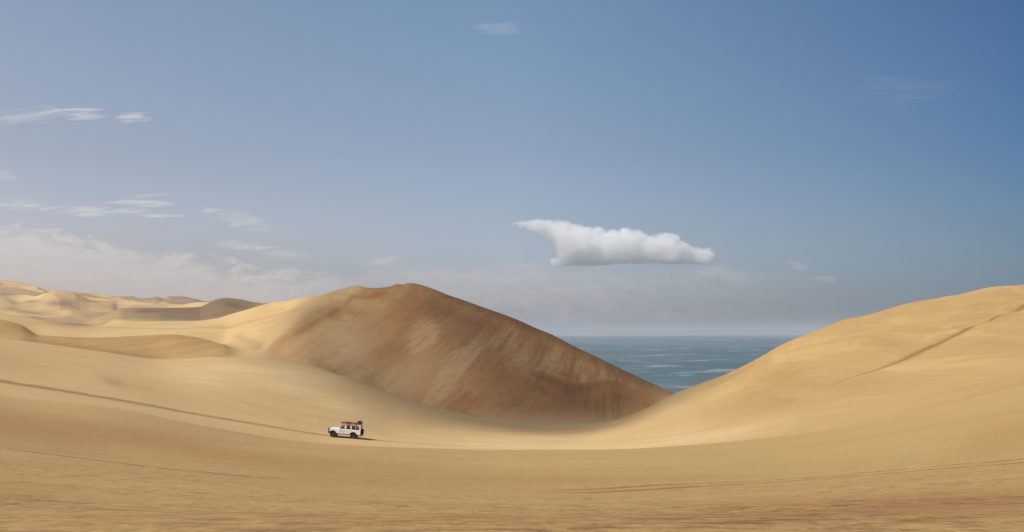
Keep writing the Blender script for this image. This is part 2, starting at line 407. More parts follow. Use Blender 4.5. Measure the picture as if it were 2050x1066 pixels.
# foreground pair of ruts
pt = [(1000, 988), (1150, 984), (1300, 976), (1400, 969), (1550, 957), (1700, 946), (1850, 934), (1950, 928), (2050, 922), (2200, 911)]
tr2 = [surf(a, b) for a, b in pt]
ty = curve([(-2, 44.0), (2.6, 46.2), (8.7, 50.2), (15, 50.8), (20, 48.9), (22.6, 47.0), (26, 44.0)], np.linspace(-2, 26, 40))
tr2 = list(zip(np.linspace(-2, 26, 40), ty))
d2, a2 = polydist(tr2, 12)
ATT['track_b'] = np.clip(d2, -6, 6)
ATT['track_b_w'] = (np.abs(d2) < 6) * sst(PP, 1040, 1250)
H -= 0.09 * np.exp(-((np.abs(d2) - 1.3) / 0.5) ** 2) * ATT['track_b_w']
# old single track in the left foreground
tr3 = [surf(a, b) for a, b in [(-200, 880), (0, 897), (120, 912), (260, 930), (400, 945), (520, 956), (640, 966)]]
d3, a3 = polydist(tr3, 12)
ATT['track_c'] = np.clip(d3, -6, 6)
ATT['track_c_w'] = (np.abs(d3) < 6) * (1 - sst(PP, 480, 640))
# little scarp climbing the right dune
tr4 = [surf(a, b, 130) for a, b in [(1640, 783), (1700, 757), (1760, 738), (1800, 722), (1860, 694), (1930, 660), (2000, 630), (2050, 611), (2200, 560)]]
d4, a4 = polydist(tr4, 16)
w4 = sst(PP, 1660, 1840)
wid4 = 0.25 + 1.3 * w4 * (0.6 + 0.8 * (fbm(PP / 60, YY * 0, 2, 31) + .5))
ATT['scarp'] = np.exp(-(d4 / wid4) ** 2) * (0.45 + 0.55 * w4) * sst(PP, 1640, 1700)
H -= 0.5 * w4 / (1 + np.exp(-np.clip(d4 / 0.8, -30, 30))) * np.exp(-np.abs(d4) / 9)
ATT_LINES = np.zeros_like(H)
for pts, wd, st in [([(1215, 884), (1300, 878), (1400, 864), (1480, 848)], 0.5, 0.5),
                    ([(1380, 868), (1500, 830), (1620, 790), (1700, 757)], 0.5, 0.35),
                    ([(1240, 870), (1340, 850), (1460, 818)], 1.2, .25),
                    ([(0, 745), (60, 753), (110, 764)], 0.5, 0.4), ([(600, 845), (520, 815), (440, 790)], 1.2, .25),
                    ([(1880, 660), (1960, 645), (2050, 628)], 1.0, .3), ([(1930, 700), (2050, 660)], 1.2, .25)]:
    dd, aa = polydist([surf(a, b, 118) for a, b in pts], 12)
    ATT_LINES = np.maximum(ATT_LINES, np.exp(-(dd / wd) ** 2) * st * np.sin(np.clip(aa, 0, 1) * np.pi) ** 0.4 * (np.abs(dd) < 10))
for pts, wd, st in [([(520, 698), (515, 690), (490, 680), (470, 672)], 1.5, .5), ([(512, 700), (506, 690), (480, 682)], 1.5, .4),
                    ([(400, 718), (440, 712), (480, 704)], 1.2, .35)]:
    dd, aa = polydist([surf(a, b, 285) for a, b in pts], 12)
    ATT_LINES = np.maximum(ATT_LINES, np.exp(-(dd / wd) ** 2) * st * (np.abs(dd) < 10))
for pts, wd, st in [([(150, 655), (250, 657), (350, 659), (430, 654), (500, 643), (560, 630), (600, 622)], 3.0, .5), ([(470, 626), (530, 624), (580, 613), (640, 600)], 3.0, .35),
                    ([(505, 652), (560, 640), (610, 618), (640, 606)], 2.0, .35), ([(500, 668), (545, 655), (590, 632)], 1.8, .3)]:
    dd, aa = polydist([surf(a, b, 380) for a, b in pts], 20)
    ATT_LINES = np.maximum(ATT_LINES, np.exp(-(dd / wd) ** 2) * st * np.sin(np.clip(aa, 0, 1) * np.pi) ** 0.5 * (np.abs(dd) < 18))
ATT['lines'] = ATT_LINES
ATT['q'] = qq
# garnet sand of the slip faces, painted cloud and hollow shade, pale runs over both
row = HZ - H / YY * F
on_big = bumpw(KI, 9.4, 9.9, 13.98, 14.1) * sst(PP, 500, 560)
mott = fbm(qq / 14, H / 40, 4, 51)
flankm = sst(row - curve([(480, 720), (520, 703), (560, 672), (600, 640), (650, 611), (700, 590), (724, 576), (900, 520)], PP), -4, 9)
gb2 = lambda px, rw, sx, sy, tilt=0.0: gb(px, rw, sx, sy, tilt, row)
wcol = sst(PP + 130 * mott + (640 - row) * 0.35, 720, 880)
g = flankm * (0.42 + 0.5 * wcol)  # brown right of the ridge includes the soft cloud-shade edge, painted in
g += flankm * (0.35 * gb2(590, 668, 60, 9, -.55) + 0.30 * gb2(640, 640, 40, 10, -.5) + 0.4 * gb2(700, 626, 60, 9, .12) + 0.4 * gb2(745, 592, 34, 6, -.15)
               + 0.4 * gb2(650, 735, 45, 12, .45) - 0.22 * gb2(680, 690, 60, 30, -.2) - .2 * gb2(655, 615, 10, 18, -.4))  # dark spots paint the shade of hollows and below the ridge
# pale runs: a broad diagonal tongue, and a curtain under the right-hand crest
edge = curve([(900, 700), (1000, 728), (1070, 741), (1100, 750), (1150, 768), (1180, 766), (1220, 762), (1260, 770), (1330, 788)], PP)
crest = curve([(820, 567), (850, 573), (900, 592), (960, 613), (1020, 635), (1075, 658), (1100, 668), (1200, 718), (1280, 757), (1350, 790)], PP)
curtain = bumpw(PP, 960, 1060, 1290, 1340) * sst(row - crest, 8, 26) * (1 - sst(row - edge, -2, 3))
tongue = gb2(850, 680, 34, 42, -.2) + gb2(905, 728, 46, 34, -.6) + gb2(875, 790, 50, 26, -.8) + 0.5 * gb2(960, 690, 60, 24, -.3) + 0.7 * gb2(770, 760, 40, 16, -.8)
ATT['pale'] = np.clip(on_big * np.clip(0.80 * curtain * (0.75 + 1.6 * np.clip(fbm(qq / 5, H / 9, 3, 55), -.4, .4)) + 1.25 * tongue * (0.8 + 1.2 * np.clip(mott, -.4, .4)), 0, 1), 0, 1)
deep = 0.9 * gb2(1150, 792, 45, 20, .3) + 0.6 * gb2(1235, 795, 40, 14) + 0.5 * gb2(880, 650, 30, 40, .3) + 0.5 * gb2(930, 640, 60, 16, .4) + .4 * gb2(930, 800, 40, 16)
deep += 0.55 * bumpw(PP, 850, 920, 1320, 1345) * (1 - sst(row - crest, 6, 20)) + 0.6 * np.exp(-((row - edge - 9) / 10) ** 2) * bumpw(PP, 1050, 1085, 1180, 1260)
ATT['deep'] = np.clip(on_big * deep, 0, 1)  # dark hollow, crest strip and curtain toe painted into the face colour
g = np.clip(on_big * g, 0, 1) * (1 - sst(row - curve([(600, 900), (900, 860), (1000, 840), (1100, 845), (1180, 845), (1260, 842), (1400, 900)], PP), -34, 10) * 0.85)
g *= 1 - 0.75 * sst(PP, 1290, 1350)
lowr = bumpw(KI, 9.3, 9.8, 10.9, 11.05) * (1 - sst(PP, 440, 500)) * 0.28          # low ridge face on the left
hills = bumpw(KI, 14.5, 15.0, 15.95, 16.05) * bumpw(PP, 230, 300, 520, 560) * 0.5
hills2 = bumpw(KI, 16.4, 17.0, 17.95, 18.05) * (1 - sst(PP, 300, 420)) * 0.35
hills3 = bumpw(KI, 20.4, 21, 22.0, 22.2) * 0.95  # far hills coloured darker to stand for cloud shade and haze
hollow = (YY > 450) * (0.8 * gb2(116, 608, 24, 6) + 0.6 * gb2(12, 592, 22, 5, .1) + 0.5 * gb2(62, 603, 18, 4) + 0.6 * gb2(290, 624, 22, 3) + 0.55 * gb2(245, 638, 16, 2.5) + 0.5 * gb2(150, 652, 80, 4, .06) + 0.4 * gb2(190, 603, 40, 3, .03) + 0.5 * gb2(470, 612, 22, 6, .2) + .35 * gb2(60, 625, 50, 3, .1))  # shade of far hollows and cloud patches painted into the sand colour
farm = bumpw(YY, 560, 760, 2600, 4000) * (1 - sst(PP, 420, 520)) * 0.55 * sst(fbm(XX / 90 + YY / 260, YY / 170, 4, 61), 0.02, 0.22)
mcrest = curve([(0, 677), (100, 690), (200, 704), (330, 720), (430, 715)], PP)
strip = (KI > 9.05) * (KI < 10.9) * np.exp(-np.clip((mcrest - row - 1) / 7, 0, 9) ** 2) * (1 - sst(PP, 300, 350)) * sst(PP, 0, 70) * 0.5
# floor of the bowl keeps a skirt of the dark sand
skirt = bumpw(KI, 7.9 - 0.0, 9.2, 9.8, 10.4) * sst(PP, 640, 860) * (1 - sst(PP, 1180, 1320)) * 0.9
ATT['garnet_shade'] = np.clip(g + lowr + hills + hills2 + hills3 + farm + strip + hollow, 0, 1)  # dark mineral sand together with the painted shade
# coarse darker sand on the near slope ends at the brow
ATT['coarse'] = (1 - sst(KI, 4.97, 5.02) * (1 - sst(PP, 1350, 2000)) - sst(YY, 95, 190) * sst(PP, 1350, 2000))
ATT['coarse'] = np.clip(ATT['coarse'], 0, 1) * (1 - sst(YY, 90, 112) * 0.0)
leftfade = sst(YY, 70, 112) * (1 - sst(PP, 50, 500))
ATT['coarse'] *= 1 - 0.30 * leftfade
nearm = YY < 118
red = 0.9 * gb2(-30, 845, 260, 34, .18) + 0.8 * gb2(330, 886, 240, 24, .16) + 0.55 * gb2(680, 930, 260, 16, .06) + 0.4 * gb2(1050, 958, 300, 14, 0) + 0.5 * gb2(20, 990, 160, 30, .1)
red += 0.75 * gb2(1950, 1005, 330, 24, -.06) + 0.55 * gb2(1550, 1035, 420, 26, -.04) + 0.35 * gb2(700, 1045, 500, 20) + 0.4 * gb2(2020, 880, 120, 40, -.3)
belt = np.exp(-((row - curve([(300, 905), (640, 872), (900, 884), (1200, 890), (1450, 872), (1700, 800)], PP)) / 26) ** 2) * bumpw(PP, 560, 1000, 1350, 1700)
belt2 = bumpw(PP, 280, 450, 640, 760) * np.exp(-((row - 752) / 24) ** 2) + bumpw(PP, 380, 520, 660, 800) * np.exp(-((row - 752 - 0.32 * (PP - 500)) / 20) ** 2)
tan_ = (KI > 5.0) * (KI < 9.2) * (0.42 + 0.40 * sst(PP, 1330, 1500) * sst(KI, 5.6, 7.6)) * (1 - belt) * (1 - 0.95 * np.clip(belt2, 0, 1))
ATT['tan'] = np.clip(tan_ + 0.6 * lowr / 0.28 * (0.7 + 0.5 * sst(KI, 10.2, 10.95)) + 0.25 * (KI >= 9.2) * (YY < 1200), 0, 1)
ATT['red'] = np.clip(red * nearm + (YY > 140) * (YY < 262) * (0.6 * gb2(228, 765, 24, 10, .3) + 0.3 * gb2(290, 778, 70, 14, .25) + 0.35 * gb2(-20, 715, 120, 24, .15) + .25 * gb2(520, 775, 120, 14, .3)), 0, 1)  # middle-slope blobs paint soft cloud shade as darker sand

WZ = H + ZE
# normals of the whole height field from its own differences
def grads():
    dXc = np.gradient(XX, axis=1); dZc = np.gradient(WZ, axis=1)
    dXr = np.gradient(XX, axis=0); dYr = np.gradient(YY, axis=0); dZr = np.gradient(WZ, axis=0)
    zx = dZc / dXc
    zy = (dZr - zx * dXr) / dYr
    n = np.stack([-zx, -zy, np.ones_like(zx)], -1)
    return n / np.linalg.norm(n, axis=-1, keepdims=True)
NRM = grads()


def grid_object(name, mask_faces, mat, ring=False):
    """mesh from a subset of the height-field quads"""
    fj, fi = np.nonzero(mask_faces)
    quad = np.stack([fj * NC + fi, fj * NC + fi + 1, (fj + 1) * NC + fi + 1, (fj + 1) * NC + fi], 1)
    used = np.unique(quad); remap = np.full(NR * NC, -1, np.int64); remap[used] = np.arange(len(used))
    quad = remap[quad]
    co = np.stack([XX.ravel()[used], YY.ravel()[used], WZ.ravel()[used]], 1).astype(np.float32)
    me = bpy.data.meshes.new(name)
    me.vertices.add(len(used)); me.vertices.foreach_set('co', co.ravel())
    me.loops.add(quad.size); me.loops.foreach_set('vertex_index', quad.astype(np.int32).ravel())
    me.polygons.add(len(quad))
    me.polygons.foreach_set('loop_start', np.arange(0, quad.size, 4, dtype=np.int32))
    me.polygons.foreach_set('loop_total', np.full(len(quad), 4, np.int32))
    me.polygons.foreach_set('use_smooth', np.ones(len(quad), bool))
    me.update(calc_edges=True)
    for k, v in ATT.items():
        a = me.attributes.new(k, 'FLOAT', 'POINT'); a.data.foreach_set('value', v.ravel()[used].astype(np.float32))
    me.normals_split_custom_set_from_vertices(NRM.reshape(-1, 3)[used].tolist()) if len(used) < 1 else None
    me.materials.append(mat)
    o = bpy.data.objects.new(name, me); C.objects.link(o)
    return o


# ------------------------------------------------------------------ sand material
def sand_material():
    m, t, out = newmat("sand")
    geo = t.new('ShaderNodeNewGeometry'); P = geo.outputs['Position']
    x, y, z = t.sep(P)[:3]
    dist = t.m('SQRT', t.m('ADD', t.m('MULTIPLY', x, x), t.m('MULTIPLY', y, y)))
    gar = t.attr('garnet_shade'); coarse = t.attr('coarse'); q = t.attr('q')
    nb = t.noise(P, 0.012, 4.0, 0.55)                                   # drifts tens of metres wide
    nm = t.noise(t.comb(t.m('MULTIPLY', x, 0.25), y, z), 0.22, 5.0, 0.6, 0.4)   # streaks stretched sideways
    nf = t.noise(t.comb(t.m('MULTIPLY', x, 0.45), y, t.m('MULTIPLY', z, 2.0)), 5.0, 5.0, 0.7)
    grain = t.noise(t.comb(x, t.m('MULTIPLY', y, 0.22), z), 9.0, 6.0, 0.8)
    base = t.mix(t.sstep(nb, 0.3, 0.7), (0.56, 0.392, 0.180), (0.62, 0.447, 0.218))
    base = t.mix(t.sstep(nm, 0.42, 0.72, 0.0, 0.5), base, (0.50, 0.325, 0.15))
    base = t.mix(t.m('MULTIPLY', coarse, 0.9), base, t.mix(t.sstep(nb, 0.35, 0.65), (0.365, 0.225, 0.082), (0.41, 0.270, 0.105)))
    base = t.mix(t.attr('tan'), base, (0.40, 0.252, 0.095))
    rs3 = t.noise(t.comb(t.m('MULTIPLY', t.m('MULTIPLY_ADD', z, 0.28, t.m('MULTIPLY', x, 0.96)), 0.10), t.m('MULTIPLY', t.m('MULTIPLY_ADD', x, -0.28, t.m('MULTIPLY', z, 0.96)), 1.1), t.m('MULTIPLY', y, 0.02)), 0.55, 6.0, 0.7, 0.5)
    base = t.mix(t.m('MULTIPLY', t.sstep(t.attr('tan'), 0.45, 0.8), t.sstep(rs3, 0.50, 0.66, 0.0, 0.55)), base, (0.56, 0.385, 0.165))
    base = t.mix(t.m('MULTIPLY', t.sstep(t.attr('tan'), 0.45, 0.8), t.sstep(rs3, 0.34, 0.48, 0.40, 0.0)), base, (0.34, 0.20, 0.072))
    base = t.mix(t.m('MULTIPLY', t.attr('red'), 0.7), base, (0.31, 0.158, 0.058))
    # thin level dark streaks, in patches
    rs = t.noise(t.comb(t.m('MULTIPLY', x, 0.42), t.m('MULTIPLY', y, 1.0), 0.0), 2.4, 6.0, 0.7, 0.3)
    rs2 = t.noise(t.comb(t.m('MULTIPLY', x, 0.42), t.m('MULTIPLY', y, 1.0), 9.0), 6.5, 5.0, 0.7, 0.3)
    patch = t.noise(t.comb(t.m('MULTIPLY', x, 0.45), y, 0.0), 0.13, 4.0, 0.65)
    pm = t.sstep(patch, 0.38, 0.54, 0.25, 1.0)
    rdark = t.m('MULTIPLY', t.m('MULTIPLY', t.sstep(rs, 0.50, 0.60), pm), t.sstep(dist, 28.0, 80.0, 1.0, 0.08))
    rdark2 = t.m('MULTIPLY', t.m('MULTIPLY', t.sstep(rs2, 0.51, 0.61), pm), t.sstep(dist, 18.0, 42.0, 0.9, 0.0))
    rdark = t.m('MULTIPLY', t.m('MAXIMUM', rdark, rdark2), t.m('MULTIPLY_ADD', t.attr('red'), 0.5, 0.55))
    base = t.mix(t.m('MULTIPLY', rdark, 1.0), base, (0.17, 0.078, 0.028))
    rb = t.noise(t.comb(t.m('MULTIPLY', x, 0.10), y, 5.0), 0.11, 4.0, 0.6, 0.5)
    base = t.mix(t.m('MULTIPLY', t.m('MULTIPLY', coarse, t.sstep(rb, 0.45, 0.65)), 0.20), base, (0.315, 0.175, 0.075))
    # garnet sand and painted shade, with pale sand run down over it
    s1 = t.noise(t.comb(q, t.m('MULTIPLY', z, 0.16), 0.0), 0.62, 6.0, 0.74, 0.25)
    s2 = t.noise(t.comb(t.m('MULTIPLY', q, 0.5), t.m('MULTIPLY', z, 0.35), 4.0), 0.10, 4.0, 0.6, 0.6)
    pale = t.attr('pale')
    run = t.m('ADD', t.m('MULTIPLY', t.sstep(s1, 0.45, 0.66), t.sstep(s2, 0.42, 0.66, 0.05, 0.32)), t.m('MULTIPLY', t.sstep(t.m('MULTIPLY_ADD', pale, 0.22, s1), 0.52, 0.70), pale))
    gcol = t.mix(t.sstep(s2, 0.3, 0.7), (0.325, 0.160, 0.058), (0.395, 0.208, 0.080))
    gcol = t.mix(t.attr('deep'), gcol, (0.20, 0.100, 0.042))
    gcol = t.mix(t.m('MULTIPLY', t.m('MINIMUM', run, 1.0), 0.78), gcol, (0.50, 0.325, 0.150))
    s4 = t.noise(t.comb(q, t.m('MULTIPLY', z, 0.28), 2.0), 2.3, 5.0, 0.75, 0.2)
    s5 = t.noise(P, 0.55, 6.0, 0.75, 0.5)
    gcol = t.mix(1.0, gcol, t.comb(*(t.m('MULTIPLY', t.lin(s4, 0.32, 0.68, 0.83, 1.18), t.lin(s5, 0.3, 0.7, 0.86, 1.14)),) * 3), 'MULTIPLY')
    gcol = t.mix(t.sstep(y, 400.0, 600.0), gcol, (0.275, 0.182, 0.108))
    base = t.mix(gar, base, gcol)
    # wheel ruts
    def ruts(dn, wn_, gauge, wd, ragged):
        d = t.m('ABSOLUTE', t.m('ADD', t.attr(dn), t.m('MULTIPLY_ADD', t.noise(P, ragged, 3.0), 0.3, -0.15)))
        e = t.m('ABSOLUTE', t.m('SUBTRACT', d, gauge))
        return t.m('MULTIPLY', t.sstep(e, wd * 0.4, wd, 1.0, 0.0), t.attr(wn_))
    nr = t.noise(P, 1.3, 3.0, 0.6)
    ra = t.m('MULTIPLY', ruts('track_a', 'track_a_w', 0.78, 0.50, 0.8), t.sstep(nr, 0.25, 0.5, 0.55, 1.0))
    rb_ = t.m('MULTIPLY', ruts('track_b', 'track_b_w', 1.3, 0.78, 1.5), t.sstep(nr, 0.32, 0.50, 0.55, 1.0))
    rc = t.m('MULTIPLY', ruts('track_c', 'track_c_w', 0.0, 0.50, 1.2), t.sstep(nr, 0.34, 0.52, 0.1, 0.9))
    rut = t.m('MAXIMUM', t.m('MAXIMUM', ra, rb_), t.m('MAXIMUM', rc, t.m('MULTIPLY', t.attr('bank'), t.sstep(nr, 0.2, 0.5, 0.6, 1.0))))
    base = t.mix(t.m('MULTIPLY', rut, 0.75), base, (0.22, 0.11, 0.042))
    base = t.mix(t.m('MULTIPLY', t.attr('scarp'), 0.95), base, (0.26, 0.125, 0.043))
    base = t.mix(t.m('MULTIPLY', t.attr('lines'), 0.7), base, (0.30, 0.17, 0.07))
    base = t.mix(1.0, base, t.comb(*(t.m('MULTIPLY', t.lin(nf, 0.25, 0.75, 0.88, 1.12), t.lin(grain, 0.3, 0.7, 0.80, 1.20)),) * 3), 'MULTIPLY')
    # relief: ripples near, soft unevenness farther
    wave = t.new('ShaderNodeTexWave', wave_type='BANDS', bands_direction='Y')
    t.put(wave.inputs['Vector'], t.comb(t.m('MULTIPLY', x, 0.12), y, 0.0))
    wave.inputs['Scale'].default_value = 1.6; wave.inputs['Distortion'].default_value = 6.0
    wave.inputs['Detail'].default_value = 3.0; wave.inputs['Detail Scale'].default_value = 1.5
    hgt = t.m('ADD', t.m('MULTIPLY', wave.outputs['Fac'], t.sstep(dist, 12.0, 45.0, 0.012, 0.0)),
              t.m('MULTIPLY', rs, t.sstep(dist, 60.0, 110.0, 0.10, 0.02)))
    hgt = t.m('ADD', hgt, t.m('MULTIPLY', nm, 0.22))
    hgt = t.m('ADD', hgt, t.m('MULTIPLY', rut, -0.08))
    hgt = t.m('ADD', hgt, t.m('MULTIPLY', t.m('MULTIPLY', s1, gar), 0.5))
    hgt = t.m('ADD', hgt, t.m('MULTIPLY', nf, t.sstep(dist, 10.0, 60.0, 0.02, 0.05)))
    b = t.new('ShaderNodeBump'); b.inputs['Strength'].default_value = 0.6; b.inputs['Distance'].default_value = 1.0
    t.put(b.inputs['Height'], hgt)
    bs = t.new('ShaderNodeBsdfPrincipled')
    t.put(bs.inputs['Base Color'], base); bs.inputs['Roughness'].default_value = 0.9
    bs.inputs['Specular IOR Level'].default_value = 0.15
    t.put(bs.inputs['Normal'], b.outputs[0])
    t.l.new(bs.outputs[0], out.inputs[0])
    return m
SAND = sand_material()

# which named piece of the land every quad belongs to
kf = 0.25 * (KI[:-1, :-1] + KI[1:, :-1] + KI[:-1, 1:] + KI[1:, 1:])
pf = 0.5 * (PP[:-1, :-1] + PP[:-1, 1:])
is_right = (pf > 1180) & (kf > 5 + np.clip((1600 - pf) / 420, 0, 1) * 3) & (kf < 10) & (pf < 1e9)
is_far = (kf > 13.0) & (pf < 545)
is_far |= (kf > 14.0)
is_big = (kf >= 9.6) & ~is_far & (pf >= 500) & (pf < 1362) & ~is_right
is_left = (kf >= 9.0) & ~is_far & (pf < 500)
is_right |= (kf >= 9.6) & (pf >= 1362) & ~is_far
is_ground = ~(is_right | is_far | is_big | is_left)
for nm, msk, lb in [("sand_ground", is_ground, "rippled foreground sand and bright bowl floor that the vehicle crosses"),
                    ("sand_dune", is_right, "smooth golden dune rising at the right with a dark diagonal scarp"),
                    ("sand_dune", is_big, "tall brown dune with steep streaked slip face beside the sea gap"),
                    ("sand_dune", is_left, "low dune ridge with a brownish crest band at the left, before the far hills"),
                    ("distant_dunes", is_far, "far rolling dunes along the skyline at the left")]:
    o = grid_object(nm, msk, SAND)
    tag(o, lb, "dune" if nm != "sand_ground" else "sand", None, 'structure')

# the land behind and beside the viewer, coarse, joined to the edges of the sheet above
def back_land():
    rows = np.unique(np.concatenate([np.arange(0, NR, 8), [NR - 1]]))
    na = 48; ang0 = math.atan2(XX[0, -1], YY[0, -1]); ang1 = math.atan2(XX[0, 0], YY[0, 0]) + 2 * math.pi
    rr = RY[rows] * math.sqrt(1 + (XX[0, -1] / YY[0, -1]) ** 2)
    zl = WZ[rows, 0]; zr = WZ[rows, -1]
    V_, F_ = [], []
    for a in range(na + 1):
        s = a / na; th = ang0 + (ang1 - ang0) * s; ss = s * s * (3 - 2 * s)
        zz = zr * (1 - ss) + zl * ss
        k = math.sin(s * math.pi)
        if a in (0, na):
            cc = -1 if a == 0 else 0
            for j, rj in enumerate(rows): V_.append((XX[rj, cc], YY[rj, cc], WZ[rj, cc]))
        else:
            for j, r in enumerate(rr):
                V_.append((math.sin(th) * r, math.cos(th) * r, zz[j] + k * 0.02 * min(r, 300) * (0.5 + math.sin(r / 90 + th * 3))))
    n = len(rows)
    for a in range(na):
        for j in range(n - 1):
            F_.append((a * n + j, a * n + j + 1, (a + 1) * n + j + 1, (a + 1) * n + j))
    V_.append((0, 0, ZE - 1.70)); c = len(V_) - 1
    for a in range(na): F_.append((a * n, (a + 1) * n, c))
    # close the front of the little fan under the viewer
    k0 = len(V_); V_.extend([(XX[0, i], YY[0, i], WZ[0, i]) for i in range(0, NC, 40)] + [(XX[0, -1], YY[0, -1], WZ[0, -1])])
    for i in range(k0, len(V_) - 1): F_.append((i, c, i + 1))
    me = bpy.data.meshes.new("surrounding_sand"); me.from_pydata(V_, [], F_); me.update()
    me.polygons.foreach_set('use_smooth', np.ones(len(F_), bool)); me.materials.append(SAND)
    at = me.attributes.new('coarse', 'FLOAT', 'POINT'); at.data.foreach_set('value', np.array([1.0 if math.hypot(v[0], v[1]) < 170 else 0.3 for v in V_], np.float32))
    o = bpy.data.objects.new("surrounding_sand", me); C.objects.link(o)
    tag(o, "open sand around and behind the viewpoint", "sand", None, 'structure')
back_land()


# ------------------------------------------------------------------ sea
def sea():
    m, t, out = newmat("sea_water")
    P = t.new('ShaderNodeNewGeometry').outputs['Position']
    x, y, z = t.sep(P)[:3]
    ly = t.m('LOGARITHM', t.m('MAXIMUM', y, 10.0), math.e)
    sx = t.m('DIVIDE', x, t.m('MAXIMUM', y, 10.0))
    big = t.noise(t.comb(t.m('MULTIPLY', x, 0.5), y, 0.0), 0.0011, 4.0, 0.6, 0.5)
    caps_n = t.noise(t.comb(t.m('MULTIPLY', x, 1.0), t.m('MULTIPLY', y, 0.8), 0.0), 0.009, 4.0, 0.6, 0.4)
    band = t.noise(t.comb(t.m('MULTIPLY', x, 0.3), y, 7.0), 0.0016, 2.0, 0.5)
    caps = t.m('MULTIPLY', t.sstep(caps_n, 0.515, 0.64), t.sstep(band, 0.38, 0.56))
    caps = t.m('MULTIPLY', caps, t.sstep(y, 5000.0, 14000.0, 1.0, 0.0))
    col = t.mix(t.sstep(big, 0.35, 0.65), (0.044, 0.078, 0.092), (0.072, 0.135, 0.132))
    col = t.mix(t.sstep(y, 1100.0, 1500.0, 0.75, 0.0), col, (0.11, 0.12, 0.15))
    col = t.mix(t.m('MULTIPLY', caps, 0.5), col, (0.38, 0.44, 0.46))
    b = t.new('ShaderNodeBump'); b.inputs['Strength'].default_value = 0.8; b.inputs['Distance'].default_value = 1.0
    t.put(b.inputs['Height'], t.m('ADD', t.m('MULTIPLY', t.noise(t.comb(t.m('MULTIPLY', x, 0.4), y, 0.0), 0.09, 6.0, 0.7), 1.6), t.m('MULTIPLY', caps_n, 2.0)))
    bs = t.new('ShaderNodeBsdfPrincipled')
    t.put(bs.inputs['Base Color'], col); t.put(bs.inputs['Roughness'], t.m('MULTIPLY_ADD', caps, 0.3, 0.38))
    bs.inputs['IOR'].default_value = 1.33; bs.inputs['Specular IOR Level'].default_value = 0.35
    t.put(bs.inputs['Normal'], b.outputs[0]); t.l.new(bs.outputs[0], out.inputs[0])
    ys = [300, 600, 1000, 1600, 2600, 4500, 8000, 15000, 28000, 45000]
    V_, F_ = [], []
    for yv in ys:
        for k in range(-8, 13): V_.append((k * yv * 0.08, yv, 0.0))
    for j in range(len(ys) - 1):
        for k in range(20):
            a = j * 21 + k; F_.append((a, a + 1, a + 22, a + 21))
    me = bpy.data.meshes.new("sea"); me.from_pydata(V_, [], F_); me.materials.append(m); me.update()
    o = bpy.data.objects.new("sea", me); C.objects.link(o)
    tag(o, "grey blue sea with white wave streaks in the gap", "sea", None, 'structure')
sea()


def far_shore():
    m, t, out = newmat("far_sand")
    P = t.new('ShaderNodeNewGeometry').outputs['Position']
    bs = t.new('ShaderNodeBsdfPrincipled'); bs.inputs['Roughness'].default_value = 0.95
    t.put(bs.inputs['Base Color'], t.mix(t.noise(P, 0.0006, 3.0), (0.34, 0.26, 0.21), (0.44, 0.36, 0.31)))
    t.l.new(bs.outputs[0], out.inputs[0])
    # a low spit of dunes 22-25 km away, real height and depth
    V_, F_ = [], []; nx, ny = 120, 8
    for j in range(ny + 1):
        for i in range(nx + 1):
            px = 700 + (1385 - 700) * i / nx; yv = 24000 + 3500 * j / ny
            s = i / nx; hh = (95 * (1 - s) ** 0.9 + 6) * (math.sin(math.pi * j / ny) ** 0.7) * (0.86 + 0.14 * math.sin(i * 0.9) * math.sin(i * 0.31 + 1))
            V_.append(((px - 1025) / F * yv, yv, -3 + hh))
    for j in range(ny):
        for i in range(nx):
            a = j * (nx + 1) + i; F_.append((a, a + 1, a + nx + 2, a + nx + 1))
    me = bpy.data.meshes.new("far_shore"); me.from_pydata(V_, [], F_); me.materials.append(m); me.update()
    me.polygons.foreach_set('use_smooth', np.ones(len(F_), bool))
    o = bpy.data.objects.new("far_shore", me); C.objects.link(o)
    tag(o, "thin pale strip of shore on the sea horizon", "shore", None, 'structure')
far_shore()


# ------------------------------------------------------------------ clouds
def inside(poly, x, y):
    c = False; n = len(poly)
    for i in range(n):
        (x0, y0), (x1, y1) = poly[i], poly[(i + 1) % n]
        if (y0 > y) != (y1 > y) and x < (x1 - x0) * (y - y0) / (y1 - y0) + x0: c = not c
    return c


def edge_dist(poly, x, y):
    b = 1e9; n = len(poly)
    for i in range(n):
        (x0, y0), (x1, y1) = poly[i], poly[(i + 1) % n]
        dx, dy = x1 - x0, y1 - y0; t = max(0, min(1, ((x - x0) * dx + (y - y0) * dy) / (dx * dx + dy * dy + 1e-9)))
        b = min(b, math.hypot(x - x0 - t * dx, y - y0 - t * dy))
    return b


def remeshed(name, bm, voxel, mat, disp=None, smooth=2):
    me = bpy.data.meshes.new(name); bm.to_mesh(me); bm.free()
    o = bpy.data.objects.new(name, me); C.objects.link(o)
    md = o.modifiers.new("r", 'REMESH'); md.mode = 'VOXEL'; md.voxel_size = voxel
    if smooth:
        s = o.modifiers.new("s", 'SMOOTH'); s.iterations = smooth; s.factor = 0.5
    dg = bpy.context.evaluated_depsgraph_get()
    me2 = bpy.data.meshes.new_from_object(o.evaluated_get(dg)); o.modifiers.clear(); o.data = me2; me2.name = name
    bpy.data.meshes.remove(me)
    me2.materials.clear(); me2.materials.append(mat)
    me2.polygons.foreach_set('use_smooth', np.ones(len(me2.polygons), bool))
    return o


